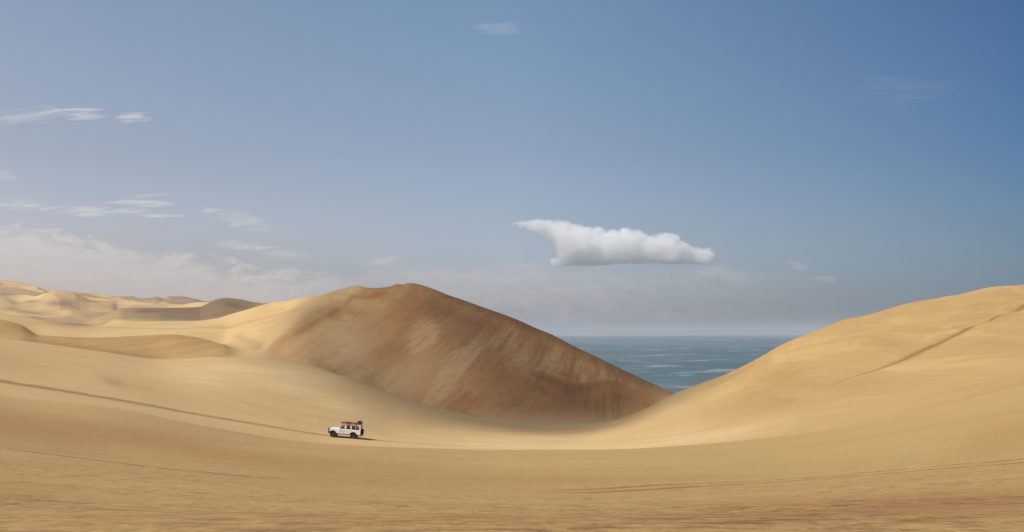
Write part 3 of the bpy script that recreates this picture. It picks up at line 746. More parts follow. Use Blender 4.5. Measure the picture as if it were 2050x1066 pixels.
def cumulus():
    rnd = random.Random(4)
    D = 15000.0; k = D / F
    poly = [(1018, 449), (1060, 442), (1110, 443), (1150, 452), (1185, 459), (1200, 458), (1214, 466), (1228, 463), (1236, 469), (1250, 457), (1262, 466),
            (1285, 466), (1303, 473), (1325, 469), (1347, 472), (1360, 484), (1375, 497), (1392, 497), (1402, 502), (1420, 499), (1426, 512), (1420, 529),
            (1330, 527), (1230, 528), (1180, 533), (1110, 531), (1098, 526), (1120, 517), (1118, 500), (1105, 482), (1090, 470), (1060, 461)]
    bm = bmesh.new()
    n = 0
    while n < 800:
        x = rnd.uniform(1018, 1428); y = rnd.uniform(440, 535)
        if not inside(poly, x, y): continue
        d = edge_dist(poly, x, y)
        if d < 1.2: continue
        r = min(d + 1.5, rnd.choice((4, 6, 8, 11, 15))) * 1.08
        if r > 9 and rnd.random() < .3: r *= .6
        dep = rnd.uniform(-1, 1) * 42 * min(1, d / 20 + .25)
        M = Matrix.Translation(((x - 1025) * k, D + dep * k, ZE + (HZ - y) * k)) @ Matrix.Diagonal((1.12, 1.7, 0.98, 1)) @ Matrix.Rotation(rnd.random() * 6, 4, 'X')
        bmesh.ops.create_icosphere(bm, subdivisions=2, radius=r * k, matrix=M)
        n += 1
    wing = [(1025, 449, 2.6), (1030, 448, 4.5), (1040, 448, 5.5), (1050, 449, 6.5), (1060, 450, 8), (1070, 452, 9.5), (1080, 454, 11), (1090, 457, 13), (1100, 461, 15),
            (1110, 466, 18), (1120, 472, 20), (1132, 479, 22), (1145, 488, 22), (1135, 500, 18), (1128, 512, 14), (1120, 522, 9), (1110, 527, 5), (1250, 461, 5), (1253, 464, 6), (1232, 468, 5),
            (1372, 508, 17), (1385, 512, 14), (1400, 514, 13), (1410, 513, 13), (1416, 510, 10), (1419, 506, 7), (1340, 492, 20), (1358, 500, 20)]
    for (x, y, r) in wing:
        bmesh.ops.create_icosphere(bm, subdivisions=2, radius=r * k, matrix=Matrix.Translation(((x - 1025) * k, D + rnd.uniform(-10, 10) * k, ZE + (HZ - y) * k)) @ Matrix.Diagonal((1.15, 3.0, 0.85, 1)))
    n = len(poly)
    for i in range(n):
        (xa, ya), (xb, yb) = poly[i], poly[(i + 1) % n]
        L = math.hypot(xb - xa, yb - ya); q = int(L / 6) + 1
        for j in range(q):
            s_ = (j + rnd.random() * .6) / q; r = rnd.uniform(4.5, 8.5)
            x = xa + (xb - xa) * s_ - (yb - ya) / L * r * .8; y = ya + (yb - ya) * s_ + (xb - xa) / L * r * .8
            if x < 1105 or not inside(poly, x, y): continue
            bmesh.ops.create_icosphere(bm, subdivisions=2, radius=r * k, matrix=Matrix.Translation(((x - 1025) * k, D + rnd.uniform(-18, 8) * k, ZE + (HZ - y) * k)) @ Matrix.Diagonal((1.05, 2.2, 0.95, 1)))
    m, t, out = newmat("cloud_vapour")
    v = t.new('ShaderNodeVolumePrincipled')
    v.inputs['Color'].default_value = (0.998, 0.996, 0.994, 1); v.inputs['Density'].default_value = 0.0065; v.inputs['Anisotropy'].default_value = 0.1
    t.l.new(v.outputs[0], out.inputs['Volume'])
    pass
    o = remeshed("cloud", bm, 12.0, m, smooth=2)
    # cauliflower billows, flatter towards the base
    me = o.data; n = len(me.vertices); co = np.empty(n * 3, np.float32); me.vertices.foreach_get('co', co); co = co.reshape(-1, 3)
    no = np.empty(n * 3, np.float32); me.vertices.foreach_get('normal', no); no = no.reshape(-1, 3)
    zb = ZE + (HZ - 530) * k; c2 = co.copy()
    for i in range(n):
        p = Vector(co[i].tolist())
        v1 = 1 - 2.0 * abs(mnoise.noise(p / 150.0)); v2 = 1 - 2.0 * abs(mnoise.noise(p / 62.0 + Vector((9, 3, 1)))); v3 = mnoise.noise(p / 26.0)
        f = max(0.15, min(1.0, (co[i][2] - zb) / 120.0 + 0.1)) * max(0.25, min(1.0, (co[i][0] - 0.02 * D) / 500.0 + .4))
        c2[i] = co[i] + no[i] * f * ((v1 - 0.6) * 50 + (v2 - 0.6) * 34 + v3 * 14)
    me.vertices.foreach_set('co', c2.ravel()); me.update()
    md = o.modifiers.new("r", 'REMESH'); md.mode = 'VOXEL'; md.voxel_size = 7.5
    me2 = bpy.data.meshes.new_from_object(o.evaluated_get(bpy.context.evaluated_depsgraph_get())); o.modifiers.clear(); o.data = me2; me2.name = "cloud"
    me2.materials.clear(); me2.materials.append(m); bpy.data.meshes.remove(me)
    tag(o, "white flat-based cloud with a long pointed wing above the gap of sea", "cloud")
cumulus()


def shadow_cloud(name, label, pts, alt, thick, opacity, soft=34.0):
    """a broad flat cloud high overhead; its outline is where its shade falls, carried up along the sun's rays"""
    m, t, out = newmat("thin_cloud")
    P = t.new('ShaderNodeNewGeometry').outputs['Position']
    e = t.attr('core')
    nz = t.noise(P, 0.006, 4.0, 0.6)
    f = t.m('MULTIPLY', t.sstep(t.m('ADD', e, t.m('MULTIPLY_ADD', nz, 0.5, -0.25)), 0.0, 0.75), opacity)
    tr = t.new('ShaderNodeBsdfTransparent'); df = t.new('ShaderNodeBsdfDiffuse'); df.inputs[0].default_value = (0.9, 0.9, 0.9, 1)
    tl = t.new('ShaderNodeBsdfTranslucent'); tl.inputs[0].default_value = (0.9, 0.9, 0.9, 1)
    a = t.new('ShaderNodeMixShader'); a.inputs[0].default_value = 0.4; t.l.new(df.outputs[0], a.inputs[1]); t.l.new(tl.outputs[0], a.inputs[2])
    b = t.new('ShaderNodeMixShader'); t.put(b.inputs[0], f); t.l.new(tr.outputs[0], b.inputs[1]); t.l.new(a.outputs[0], b.inputs[2])
    t.l.new(b.outputs[0], out.inputs[0])
    g = [(x, y, z) for (x, y, z) in pts]
    s = (alt - ZE) / sun_dir.z
    top = [(x + sun_dir.x * (alt - z) / sun_dir.z, y + sun_dir.y * (alt - z) / sun_dir.z) for x, y, z in g]
    xs = [p[0] for p in top]; ys = [p[1] for p in top]
    x0, x1, y0, y1 = min(xs) - 10, max(xs) + 10, min(ys) - 10, max(ys) + 10
    N = 90; st = max(x1 - x0, y1 - y0) / N
    idx = {}; V_, F_, A_ = [], [], []
    nx = int((x1 - x0) / st) + 1; ny = int((y1 - y0) / st) + 1
    def vert(i, j, s_):
        key = (i, j, s_)
        x, y = x0 + i * st, y0 + j * st
        d = edge_dist(top, x, y) if inside(top, x, y) else -edge_dist(top, x, y)
        c = max(0, min(1, d / soft))
        h = thick * math.sqrt(c) * (0.8 + 0.4 * math.sin(x * .013) * math.sin(y * .017 + 1))
        if c <= 0: key = (i, j, 0); h = 0
        if key in idx: return idx[key]
        idx[key] = len(V_); V_.append((x, y, alt + (h if s_ > 0 else -h * .25))); A_.append(c); return idx[key]
    for i in range(nx):
        for j in range(ny):
            if not inside(top, x0 + (i + .5) * st, y0 + (j + .5) * st): continue
            for s_ in (1, -1):
                q4 = [vert(i, j, s_), vert(i + 1, j, s_), vert(i + 1, j + 1, s_), vert(i, j + 1, s_)]
                F_.append(q4 if s_ > 0 else q4[::-1])
    me = bpy.data.meshes.new(name); me.from_pydata(V_, [], F_); me.update()
    at = me.attributes.new('core', 'FLOAT', 'POINT'); at.data.foreach_set('value', np.array(A_, np.float32))
    me.polygons.foreach_set('use_smooth', np.ones(len(F_), bool)); me.materials.append(m)
    o = bpy.data.objects.new(name, me); C.objects.link(o)
    tag(o, label, "cloud")


def ground_pts(lst):
    r = []
    for (a, y) in lst:
        x = (a - 1025) / F * y; r.append((x, y, float(height_at(x, y))))
    return r
# shade over the big dune and the upper part of the bowl
near_edge = [surf(a, b, 150) for a, b in [(560, 742), (640, 774), (700, 806), (760, 828), (850, 857), (950, 874), (1050, 879), (1180, 872), (1262, 851), (1325, 816)]]
near_edge = [(x, y, float(height_at(x, y))) for x, y in near_edge]
shadow_cloud("cloud", "thin broad cloud high overhead that shades the big brown dune",
             near_edge + ground_pts([(1375, 300), (1400, 360), (1330, 420), (1100, 450), (900, 470), (740, 460), (640, 440), (590, 400), (545, 330)]),
             2600.0, 120.0, 0.70, 26.0)
shadow_cloud("cloud", "thin cloud high overhead that shades the far dunes",
             ground_pts([(180, 900), (330, 760), (420, 780), (520, 860), (600, 1100), (500, 1300), (300, 1300), (160, 1100)]),
             2600.0, 120.0, 0.5)


# ------------------------------------------------------------------ vehicle
def pmat(name, col, rough=0.5, metal=0.0, var=0.12, scale=4.0, coat=0.0, dust=0.0):
    m, t, out = newmat(name)
    tcn = t.new('ShaderNodeTexCoord').outputs['Object']
    nz = t.noise(tcn, scale, 4.0, 0.6)
    c = t.mix(t.sstep(nz, 0.3, 0.7), tuple(v * (1 - var) for v in col), tuple(min(1, v * (1 + var)) for v in col))
    if dust:
        z = t.sep(tcn)[2]
        c = t.mix(t.m('MULTIPLY', t.sstep(t.m('ADD', z, t.m('MULTIPLY', nz, 0.5)), 0.5, 1.2, dust, 0.0), 1.0), c, (0.50, 0.36, 0.2))
    bs = t.new('ShaderNodeBsdfPrincipled'); t.put(bs.inputs['Base Color'], c)
    bs.inputs['Metallic'].default_value = metal; bs.inputs['Coat Weight'].default_value = coat
    t.put(bs.inputs['Roughness'], t.lin(nz, 0.2, 0.8, rough * 0.85, min(1, rough * 1.15)))
    t.l.new(bs.outputs[0], out.inputs[0]); return m


def glassmat():
    m, t, out = newmat("window_glass")
    tr = t.new('ShaderNodeBsdfTransparent'); tr.inputs[0].default_value = (0.86, 0.87, 0.86, 1)
    gl = t.new('ShaderNodeBsdfGlossy'); gl.inputs['Roughness'].default_value = 0.03
    fr = t.new('ShaderNodeFresnel'); fr.inputs[0].default_value = 1.5
    mx = t.new('ShaderNodeMixShader'); t.l.new(fr.outputs[0], mx.inputs[0]); t.l.new(tr.outputs[0], mx.inputs[1]); t.l.new(gl.outputs[0], mx.inputs[2])
    t.l.new(mx.outputs[0], out.inputs[0]); return m

M = dict(white=pmat("white_paint", (0.86, 0.87, 0.89), 0.35, 0, 0.03, 3, 0.4, 0.05), black=pmat("black_plastic", (0.022, 0.018, 0.018), 0.6),
         maroon=pmat("maroon_trim", (0.085, 0.010, 0.014), 0.5), red=pmat("red_metal", (0.26, 0.018, 0.012), 0.5), tyre=pmat("tyre_rubber", (0.022, 0.018, 0.016), 0.85),
         rim=pmat("wheel_rim", (0.10, 0.09, 0.085), 0.45, 0.3), glass=glassmat(), steel=pmat("dark_steel", (0.06, 0.055, 0.055), 0.45, 0.7),
         lamp=pmat("lamp_lens", (0.75, 0.75, 0.72), 0.15), redlamp=pmat("red_lens", (0.4, 0.02, 0.02), 0.2), seat=pmat("seat_cloth", (0.05, 0.05, 0.055), 0.8),
         blue=pmat("blue_decal", (0.05, 0.10, 0.22), 0.4), pink=pmat("pink_lettering", (0.62, 0.30, 0.33), 0.4), orange=pmat("orange_board", (0.52, 0.20, 0.04), 0.5),
         canvas=pmat("red_canvas", (0.38, 0.025, 0.02), 0.8), dark=pmat("maroon_case", (0.085, 0.010, 0.010), 0.5), skin=pmat("skin", (0.42, 0.24, 0.16), 0.6, 0, .05),
         pale=pmat("white_cotton", (0.75, 0.73, 0.70), 0.9), redshirt=pmat("red_cotton", (0.45, 0.05, 0.05), 0.9), bluecloth=pmat("blue_cotton", (0.06, 0.09, 0.16), 0.9),
         blond=pmat("blond_hair", (0.50, 0.34, 0.14), 0.7, 0, .2, 40), brown=pmat("brown_hair", (0.06, 0.03, 0.015), 0.7, 0, .2, 40))


def bm_new(): return bmesh.new()


def box(bm, x0, x1, y0, y1, z0, z1, bev=0.0):
    r = bmesh.ops.create_cube(bm, size=1, matrix=Matrix.Translation(((x0 + x1) / 2, (y0 + y1) / 2, (z0 + z1) / 2)) @ Matrix.Diagonal((x1 - x0, y1 - y0, z1 - z0, 1)))
    if bev:
        es = list({e for v in r['verts'] for e in v.link_edges})
        bmesh.ops.bevel(bm, geom=es, offset=bev, segments=2, affect='EDGES')


def prism(bm, poly, y0, y1, bev=0.0, inset=0.0):
    """polygon in x,z extruded along y"""
    a = [bm.verts.new((x, y0, z)) for x, z in poly]; b = [bm.verts.new((x, y1, z)) for x, z in poly]
    n = len(poly)
    f = [bm.faces.new(a), bm.faces.new(b[::-1])]
    for i in range(n): f.append(bm.faces.new((a[i], b[i], b[(i + 1) % n], a[(i + 1) % n])))
    bmesh.ops.recalc_face_normals(bm, faces=f)
    if bev:
        es = [e for e in f[0].edges] + [e for e in f[1].edges]
        bmesh.ops.bevel(bm, geom=es, offset=bev, segments=2, affect='EDGES')


def tube(bm, pts, r, seg=8):
    pts = [Vector(p) for p in pts]; rings = []
    for i, p in enumerate(pts):
        d = (pts[min(i + 1, len(pts) - 1)] - pts[max(i - 1, 0)]).normalized()
        up = Vector((0, 0, 1)) if abs(d.z) < 0.9 else Vector((1, 0, 0))
        s = d.cross(up).normalized(); u = s.cross(d)
        rings.append([bm.verts.new(p + s * r * math.cos(2 * math.pi * k / seg) + u * r * math.sin(2 * math.pi * k / seg)) for k in range(seg)])
    for a, b in zip(rings, rings[1:]):
        for k in range(seg): bm.faces.new((a[k], a[(k + 1) % seg], b[(k + 1) % seg], b[k]))
    bm.faces.new(rings[0][::-1]); bm.faces.new(rings[-1])


def lathe(bm, prof, cx, cy, cz, seg=28):
    """profile (radius, y offset) spun round an axis along y"""
    rings = []
    for r, yo in prof:
        rings.append([bm.verts.new((cx + r * math.cos(2 * math.pi * k / seg), cy + yo, cz + r * math.sin(2 * math.pi * k / seg))) for k in range(seg)])
    for a, b in zip(rings, rings[1:]):
        for k in range(seg): bm.faces.new((a[k], b[k], b[(k + 1) % seg], a[(k + 1) % seg]))
    bm.faces.new(rings[0]); bm.faces.new(rings[-1][::-1])


def obj(name, bm, mat, parent=None, smooth=False):
    bmesh.ops.recalc_face_normals(bm, faces=bm.faces)
    me = bpy.data.meshes.new(name); bm.to_mesh(me); bm.free(); me.materials.append(mat)
    if smooth: me.polygons.foreach_set('use_smooth', np.ones(len(me.polygons), bool))
    o = bpy.data.objects.new(name, me); C.objects.link(o)
    if parent: o.parent = parent
    return o

# the vehicle drives left: its front is at -x; the origin is on the ground under the middle of the wheelbase
YV = 150.0
XF = (668 - 1025) / F * YV; XR = (709 - 1025) / F * YV
XM = (XF + XR) / 2
zf = float(height_at(XM - 1.4, YV)); zr = float(height_at(XM + 1.4, YV))
PITCH = math.atan2(zf - zr, 2.8)
car = bpy.data.objects.new("off_road_vehicle", None); C.objects.link(car)
car.location = (XM, YV, (zf + zr) / 2 - 0.02)
car.rotation_euler = (0, PITCH, math.radians(-3))
tag(car, "white long-wheelbase off-road vehicle with red roof rack climbing the sand slope", "off-road vehicle")

WB = 1.40; HWD = 0.86; R = 0.405
FX, RX = -WB, WB


def arch(cx, r, z0, n=9):
    a0 = math.asin(min(1, (z0 - R) / r))
    return [(cx + r * math.cos(math.pi - a0 - (math.pi - 2 * a0) * k / n), R + r * math.sin(math.pi - a0 - (math.pi - 2 * a0) * k / n)) for k in range(n + 1)]
bm = bm_new()
ZS = 0.55   # sill
low = [(-1.83, 0.62)] + [(-1.83, ZS)] + arch(FX, 0.47, ZS) + arch(RX, 0.47, ZS) + [(2.36, 0.62), (2.36, 1.24), (-0.62, 1.24), (-0.66, 1.20), (-1.80, 1.12), (-1.85, 1.05)]
prism(bm, low, -HWD, HWD, 0.03)
# bonnet raised between the wings
prism(bm, [(-1.84, 1.05), (-1.80, 1.20), (-1.60, 1.235), (-0.60, 1.275), (-0.60, 1.15), (-1.6, 1.05)], -0.60, 0.60, 0.02)
# scuttle
prism(bm, [(-0.66, 1.18), (-0.60, 1.29), (-0.42, 1.29), (-0.42, 1.18)], -0.80, 0.80, 0.01)
# pillars and window frames
for s in (-1, 1):
    def pil(x0, x1, x2, x3, t=0.05):   # bottom x0..x1, top x2..x3
        y0, y1 = sorted((s * (HWD - 0.01), s * (HWD - t - 0.01))); prism(bm, [(x0, 1.23), (x1, 1.23), (x3, 1.80), (x2, 1.80)], y0, y1)
    pil(-0.52, -0.46, -0.28, -0.21); pil(0.18, 0.38, 0.18, 0.38); pil(0.98, 1.12, 0.98, 1.12); pil(2.18, 2.36, 2.16, 2.30)
# rear wall frame
for s in (-1, 1): box(bm, 2.27, 2.33, *sorted((s * 0.42, s * 0.80)), 1.23, 1.79)
# roof with rounded edge, tapered
prism(bm, [(-0.34, 1.79), (-0.30, 1.86), (-0.1, 1.90), (2.2, 1.90), (2.33, 1.86), (2.33, 1.79)], -HWD + 0.03, HWD - 0.03, 0.035)
body = obj("body", bm, M['white'], car)

# interior floor and dash, dark
bm = bm_new(); box(bm, -0.55, 2.2, -0.74, 0.74, 1.245, 1.265); box(bm, -0.52, -0.28, -0.74, 0.74, 1.25, 1.36, 0.03); obj("dashboard", bm, M['black'], car)
bm = bm_new()
for k in range(16): pass
tube(bm, [(-0.05 + 0.05 * math.cos(a), -0.38 + 0.19 * math.sin(a), 1.42 + 0.17 * math.cos(a)) for a in [i * math.pi / 8 for i in range(17)]], 0.015, 6)
obj("steering_wheel", bm, M['black'], car)
SEATS = [(0.30, -0.38), (0.30, 0.38), (1.05, -0.38), (1.05, 0.38), (1.78, -0.38), (1.78, 0.38)]
for (sx, sy) in SEATS:
    bm = bm_new(); box(bm, sx - 0.28, sx + 0.12, sy - 0.22, sy + 0.22, 1.0, 1.10, 0.03)
    prism(bm, [(sx + 0.08, 1.02), (sx + 0.20, 1.02), (sx + 0.28, 1.52), (sx + 0.19, 1.54)], sy - 0.20, sy + 0.20, 0.02)
    box(bm, sx + 0.19, sx + 0.27, sy - 0.10, sy + 0.10, 1.53, 1.66, 0.02); obj("seat", bm, M['seat'], car)

# windows
def pane(poly, y, th=0.008):
    bm = bm_new(); prism(bm, poly, y - th / 2, y + th / 2); return obj("window", bm, M['glass'], car)
for s in (-1, 1):
    yy = s * (HWD - 0.035)
    pane([(-0.46, 1.235), (0.18, 1.235), (0.18, 1.79), (-0.21, 1.79)], yy)
    pane([(0.38, 1.235), (0.98, 1.235), (0.98, 1.79), (0.38, 1.79)], yy)
    pane([(1.12, 1.235), (2.18, 1.235), (2.16, 1.79), (1.12, 1.79)], yy)
bm = bm_new(); prism(bm, [(-0.50, 1.28), (-0.492, 1.28), (-0.252, 1.80), (-0.26, 1.80)], -0.79, 0.79); obj("windscreen", bm, M['glass'], car)
bm = bm_new(); box(bm, 2.30, 2.308, -0.42, 0.42, 1.24, 1.79); obj("rear_window", bm, M['glass'], car)

# doors: thin panels 6 mm proud, with handle and gap line
def door(poly, s, hx):
    bm = bm_new(); y0, y1 = sorted((s * (HWD - 0.001), s * (HWD + 0.008))); prism(bm, poly, y0, y1, 0.003)
    d = obj("door", bm, M['white'], car)
    bm = bm_new(); y0, y1 = sorted((s * (HWD + 0.009), s * (HWD + 0.04))); box(bm, hx - 0.06, hx + 0.06, y0, y1, 1.08, 1.12, 0.008); h = obj("handle", bm, M['black'], d)
    return d
for s in (-1, 1):
    fd = door([(-0.55, 0.60), (0.26, 0.60), (0.26, 1.215), (-0.55, 1.215)], s, 0.16)
    rd = door([(0.285, 0.60), (0.93, 0.60), (0.98, 0.80), (1.06, 0.90), (1.06, 1.215), (0.285, 1.215)], s, 0.96)
    if s == -1:
        bm = bm_new()   # dark blue emblem on the front door
        prism(bm, [(-0.45, 0.80), (-0.30, 0.80), (-0.33, 0.86), (-0.27, 0.93), (-0.34, 0.92), (-0.33, 1.02), (-0.385, 0.93), (-0.43, 0.98), (-0.41, 0.88)], -HWD - 0.014, -HWD - 0.009)
        obj("emblem", bm, M['blue'], fd)
        bm = bm_new()   # faint pink lettering strip
        rn = random.Random(3); x = -0.10
        while x < 0.22:
            wd = rn.uniform(.02, .05); box(bm, x, x + wd, -HWD - 0.013, -HWD - 0.009, 0.86, 0.86 + rn.uniform(.04, .08)); x += wd + .015
        obj("lettering", bm, M['pink'], fd)
        bm = bm_new(); x = 0.33
        while x < 0.86:
            wd = rn.uniform(.03, .06); box(bm, x, x + wd, -HWD - 0.013, -HWD - 0.009, 0.84 + rn.uniform(0, .02), 0.92 + rn.uniform(0, .05)); x += wd + .018
        obj("lettering", bm, M['pink'], rd)
bm = bm_new(); box(bm, 2.355, 2.372, -0.45, 0.45, 0.62, 1.215, 0.004); rdoor = obj("rear_door", bm, M['white'], car)

# wheel arch flares, sills
def flare(cx, s):
    bm = bm_new(); n = 12; z0 = ZS - 0.02
    def pt(r, k):
        a0 = math.asin(min(1, (z0 - R) / r)); a = math.pi - a0 - (math.pi - 2 * a0) * k / n
        return (cx + r * math.cos(a), R + r * math.sin(a))
    for k in range(n):
        q = [pt(0.44, k), pt(0.44, k + 1), pt(0.535, k + 1), pt(0.535, k)]
        y0, y1 = sorted((s * (HWD - 0.02), s * (HWD + 0.075)))
        prism(bm, q, y0, y1)
    bmesh.ops.remove_doubles(bm, verts=bm.verts, dist=1e-4)
    obj("wheel_arch", bm, M['maroon'], car)
for cx in (FX, RX):
    for s in (-1, 1): flare(cx, s)
for s in (-1, 1):
    bm = bm_new(); y0, y1 = sorted((s * (HWD - 0.06), s * (HWD + 0.03))); box(bm, FX + 0.50, RX - 0.50, y0, y1, 0.475, 0.565, 0.015); obj("sill", bm, M['maroon'], car)
    bm = bm_new(); y0, y1 = sorted((s * (HWD - 0.15), s * (HWD - 0.10))); box(bm, RX + 0.48, RX + 0.52, *sorted((s * .62, s * .84)), 0.22, 0.55, 0.005); obj("mud_flap", bm, M['black'], car)
bm = bm_new(); box(bm, -1.7, 2.25, -0.45, -0.37, 0.50, 0.62); box(bm, -1.7, 2.25, 0.37, 0.45, 0.50, 0.62)
tube(bm, [(FX, -0.7, R), (FX, 0.7, R)], 0.05); tube(bm, [(RX, -0.7, R), (RX, 0.7, R)], 0.05)
obj("chassis", bm, M['steel'], car)

# wheels
def tyre_prof(r, w): return [(r * 0.60, -w * .42), (r * 0.80, -w * .50), (r * 0.94, -w * .48), (r, -w * .36), (r, w * .36), (r * 0.94, w * .48), (r * 0.80, w * .50), (r * 0.60, w * .42)]
def wheel(parent, cx, cy, cz, s, w=0.25):
    bm = bm_new(); lathe(bm, tyre_prof(R, w), cx, cy, cz)
    for k in range(28):   # tread blocks
        a = 2 * math.pi * k / 28
        M4 = Matrix.Translation((cx, cy, cz)) @ Matrix.Rotation(a, 4, 'Y') @ Matrix.Translation((R, 0, 0)) @ Matrix.Diagonal((0.022, w * .74, 0.05, 1))
        bmesh.ops.create_cube(bm, size=1, matrix=M4)
    ty = obj("tyre", bm, M['tyre'], parent)
    bm = bm_new(); lathe(bm, [(R * .585, -w * .3), (R * .60, -w * .45), (R * .55, -w * .40), (R * .50, -w * .18), (R * .22, -w * .20), (R * .20, -w * .42), (R * .05, -w * .44)] if s < 0 else
                         [(R * .05, w * .44), (R * .20, w * .42), (R * .22, w * .20), (R * .50, w * .18), (R * .55, w * .40), (R * .60, w * .45), (R * .585, w * .3)], cx, cy, cz)
    obj("rim", bm, M['rim'], parent)
for cx in (FX, RX):
    for s in (-1, 1):
        e = bpy.data.objects.new("wheel", None); C.objects.link(e); e.parent = car
        e.location = (cx, s * 0.745, R); wheel(e, 0, 0, 0, s)
# spare wheel on the rear door, its axis along the car
e = bpy.data.objects.new("spare_wheel", None); C.objects.link(e); e.parent = car
e.location = (2.52, -0.12, 0.98); e.rotation_euler = (0, 0, math.radians(90)); wheel(e, 0, 0, 0, -1, 0.24)

# front: grille, lamps, bumper, bull bar
bm = bm_new(); box(bm, -1.875, -1.84, -0.42, 0.42, 0.72, 1.03, 0.01)
for k in range(6): box(bm, -1.89, -1.876, -0.40, 0.40, 0.745 + k * 0.047, 0.765 + k * 0.047)
obj("grille", bm, M['black'], car)
for s in (-1, 1):
    bm = bm_new(); bmesh.ops.create_uvsphere(bm, u_segments=16, v_segments=10, radius=0.09, matrix=Matrix.Translation((-1.85, s * 0.60, 0.93)) @ Matrix.Diagonal((.4, 1, 1, 1))); obj("headlight", bm, M['lamp'], car, True)
    for z0 in (.70, .86):
        bm = bm_new(); box(bm, 2.36, 2.39, *sorted((s * .66, s * .76)), z0, z0 + .10, 0.01); obj("tail_light", bm, M['redlamp'], car)
    bm = bm_new(); tube(bm, [(-0.44, s * 0.86, 1.28), (-0.46, s * 1.00, 1.33)], .012, 6); box(bm, -0.48, -0.44, *sorted((s * .97, s * 1.11)), 1.26, 1.46, .012); obj("wing_mirror", bm, M['black'], car)
bm = bm_new(); box(bm, -2.08, -1.93, -0.83, 0.83, 0.50, 0.68, 0.03); box(bm, -1.94, -1.8, -.5, -.36, .52, .64); box(bm, -1.94, -1.8, .36, .5, .52, .64); obj("front_bumper", bm, M['black'], car)
bm = bm_new()
for s in (-1, 1):
    tube(bm, [(-2.05, s * .40, .66), (-2.10, s * .41, .90), (-2.05, s * .43, 1.10)], .035)
    tube(bm, [(-2.05, s * .78, .66), (-2.08, s * .77, .90), (-2.05, s * .74, 1.06)], .035)
for z in (.80, .95, 1.09): tube(bm, [(-2.05, -.77, z - .03), (-2.08, -.43, z), (-2.08, .43, z), (-2.05, .77, z - .03)], .032)
obj("bull_bar", bm, M['maroon'], car)
bm = bm_new(); box(bm, 2.36, 2.48, -0.80, 0.80, 0.50, 0.60, 0.02); tube(bm, [(2.42, 0, .52), (2.62, 0, .42), (2.66, 0, .50)], .03)
tube(bm, [(2.30, -.45, .46), (2.50, -.47, .40)], .035); obj("rear_bumper", bm, M['maroon'], car)
# rear ladder by the spare wheel
bm = bm_new()
for yy in (-.74, -.52): tube(bm, [(2.42, yy, .70), (2.43, yy, 1.85), (2.34, yy, 1.99)], .018, 6)
for k in range(5): tube(bm, [(2.43, -.74, .82 + k * .25), (2.43, -.52, .82 + k * .25)], .014, 6)
obj("rear_ladder", bm, M['maroon'], car)
# snorkel
# roof rack
bm = bm_new()
XA, XB = -0.42, 2.30; ZB, ZT = 1.985, 2.10
for s in (-1, 1):
    tube(bm, [(XA, s * .78, ZB), (XB, s * .78, ZB)], .022, 6); tube(bm, [(XA + .1, s * .80, ZT), (XB, s * .80, ZT)], .022, 6)
    for x in np.linspace(XA + .1, XB, 8): tube(bm, [(x, s * .78, ZB), (x, s * .80, ZT)], .016, 6)
    for x in (-0.1, .65, 1.4, 2.1): tube(bm, [(x, s * .80, 1.86), (x, s * .78, ZB)], .02, 6)
for x in np.linspace(XA, XB, 14): tube(bm, [(x, -.78, ZB), (x, .78, ZB)], .016, 6)
for x in (XA + .1, XB): tube(bm, [(x, -.80, ZT), (x, .80, ZT)], .02, 6)
obj("roof_rack", bm, M['red'], car)

CARM = Matrix.Translation(car.location) @ car.rotation_euler.to_matrix().to_4x4()
def on_car(name, label, cat, mat, build, group=None, parts=()):
    bm = bm_new(); build(bm); o = obj(name, bm, mat); o.matrix_world = CARM; tag(o, label, cat, group)
    for pn, pm, pb in parts:
        bm = bm_new(); pb(bm); p = obj(pn, bm, pm, o)
    return o
Z0 = ZB + 0.024
on_car("storage_case", "tall dark maroon case standing at the back end of the roof rack", "case", M['dark'],
       lambda b: box(b, 1.84, 2.27, -.60, .45, Z0, Z0 + .36, .02), parts=[("lid", M['dark'], lambda b: box(b, 1.825, 2.285, -.615, .465, Z0 + .362, Z0 + .41, .015)),
       ("latch", M['steel'], lambda b: box(b, 2.02, 2.08, -.634, -.617, Z0 + .30, Z0 + .39, .004))])
on_car("gear_bag", "bright red canvas bag just in front of the tall case on the rack", "bag", M['canvas'],
       lambda b: box(b, 1.38, 1.80, -.70, .2, Z0, Z0 + .15, .06), parts=[("strap", M['black'], lambda b: box(b, 1.58, 1.62, -.706, .206, Z0 - .002, Z0 + .157, .01))])
on_car("gear_bag", "long low red canvas bag at the front half of the roof rack", "bag", M['canvas'],
       lambda b: box(b, 0.12, 0.85, -.68, .3, Z0, Z0 + .17, .07), parts=[("strap", M['black'], lambda b: box(b, 0.45, 0.49, -.686, .306, Z0 - .002, Z0 + .176, .01))])
def board(b, zz=0.0):
    prism(b, [(-.62, Z0 + .01), (-.60, Z0 + .035), (1.15, Z0 + .035), (1.15, Z0 + .01)], .36, .60, .004)
on_car("sand_ladder", "flat orange sand ladder sticking out over the front of the rack", "sand ladder", M['orange'],
       lambda b: [tube(b, [(-.60, y, Z0 + .022), (1.1, y, Z0 + .022)], .018, 6) for y in (.36, .66)] + [tube(b, [(x, .36, Z0 + .022), (x, .66, Z0 + .022)], .014, 6) for x in np.linspace(-.55, 1.05, 12)])
on_car("awning_roll", "long maroon rolled awning strapped along the near side of the rack", "awning", M['red'],
       lambda b: tube(b, [(-.30, -.90, ZB + .05), (1.7, -.90, ZB + .05)], .065, 10), parts=[("end_cap", M['black'], lambda b: tube(b, [(-.345, -.90, ZB + .05), (-.305, -.90, ZB + .05)], .072, 10)), ("end_cap", M['black'], lambda b: tube(b, [(1.702, -.90, ZB + .05), (1.742, -.90, ZB + .05)], .072, 10))])

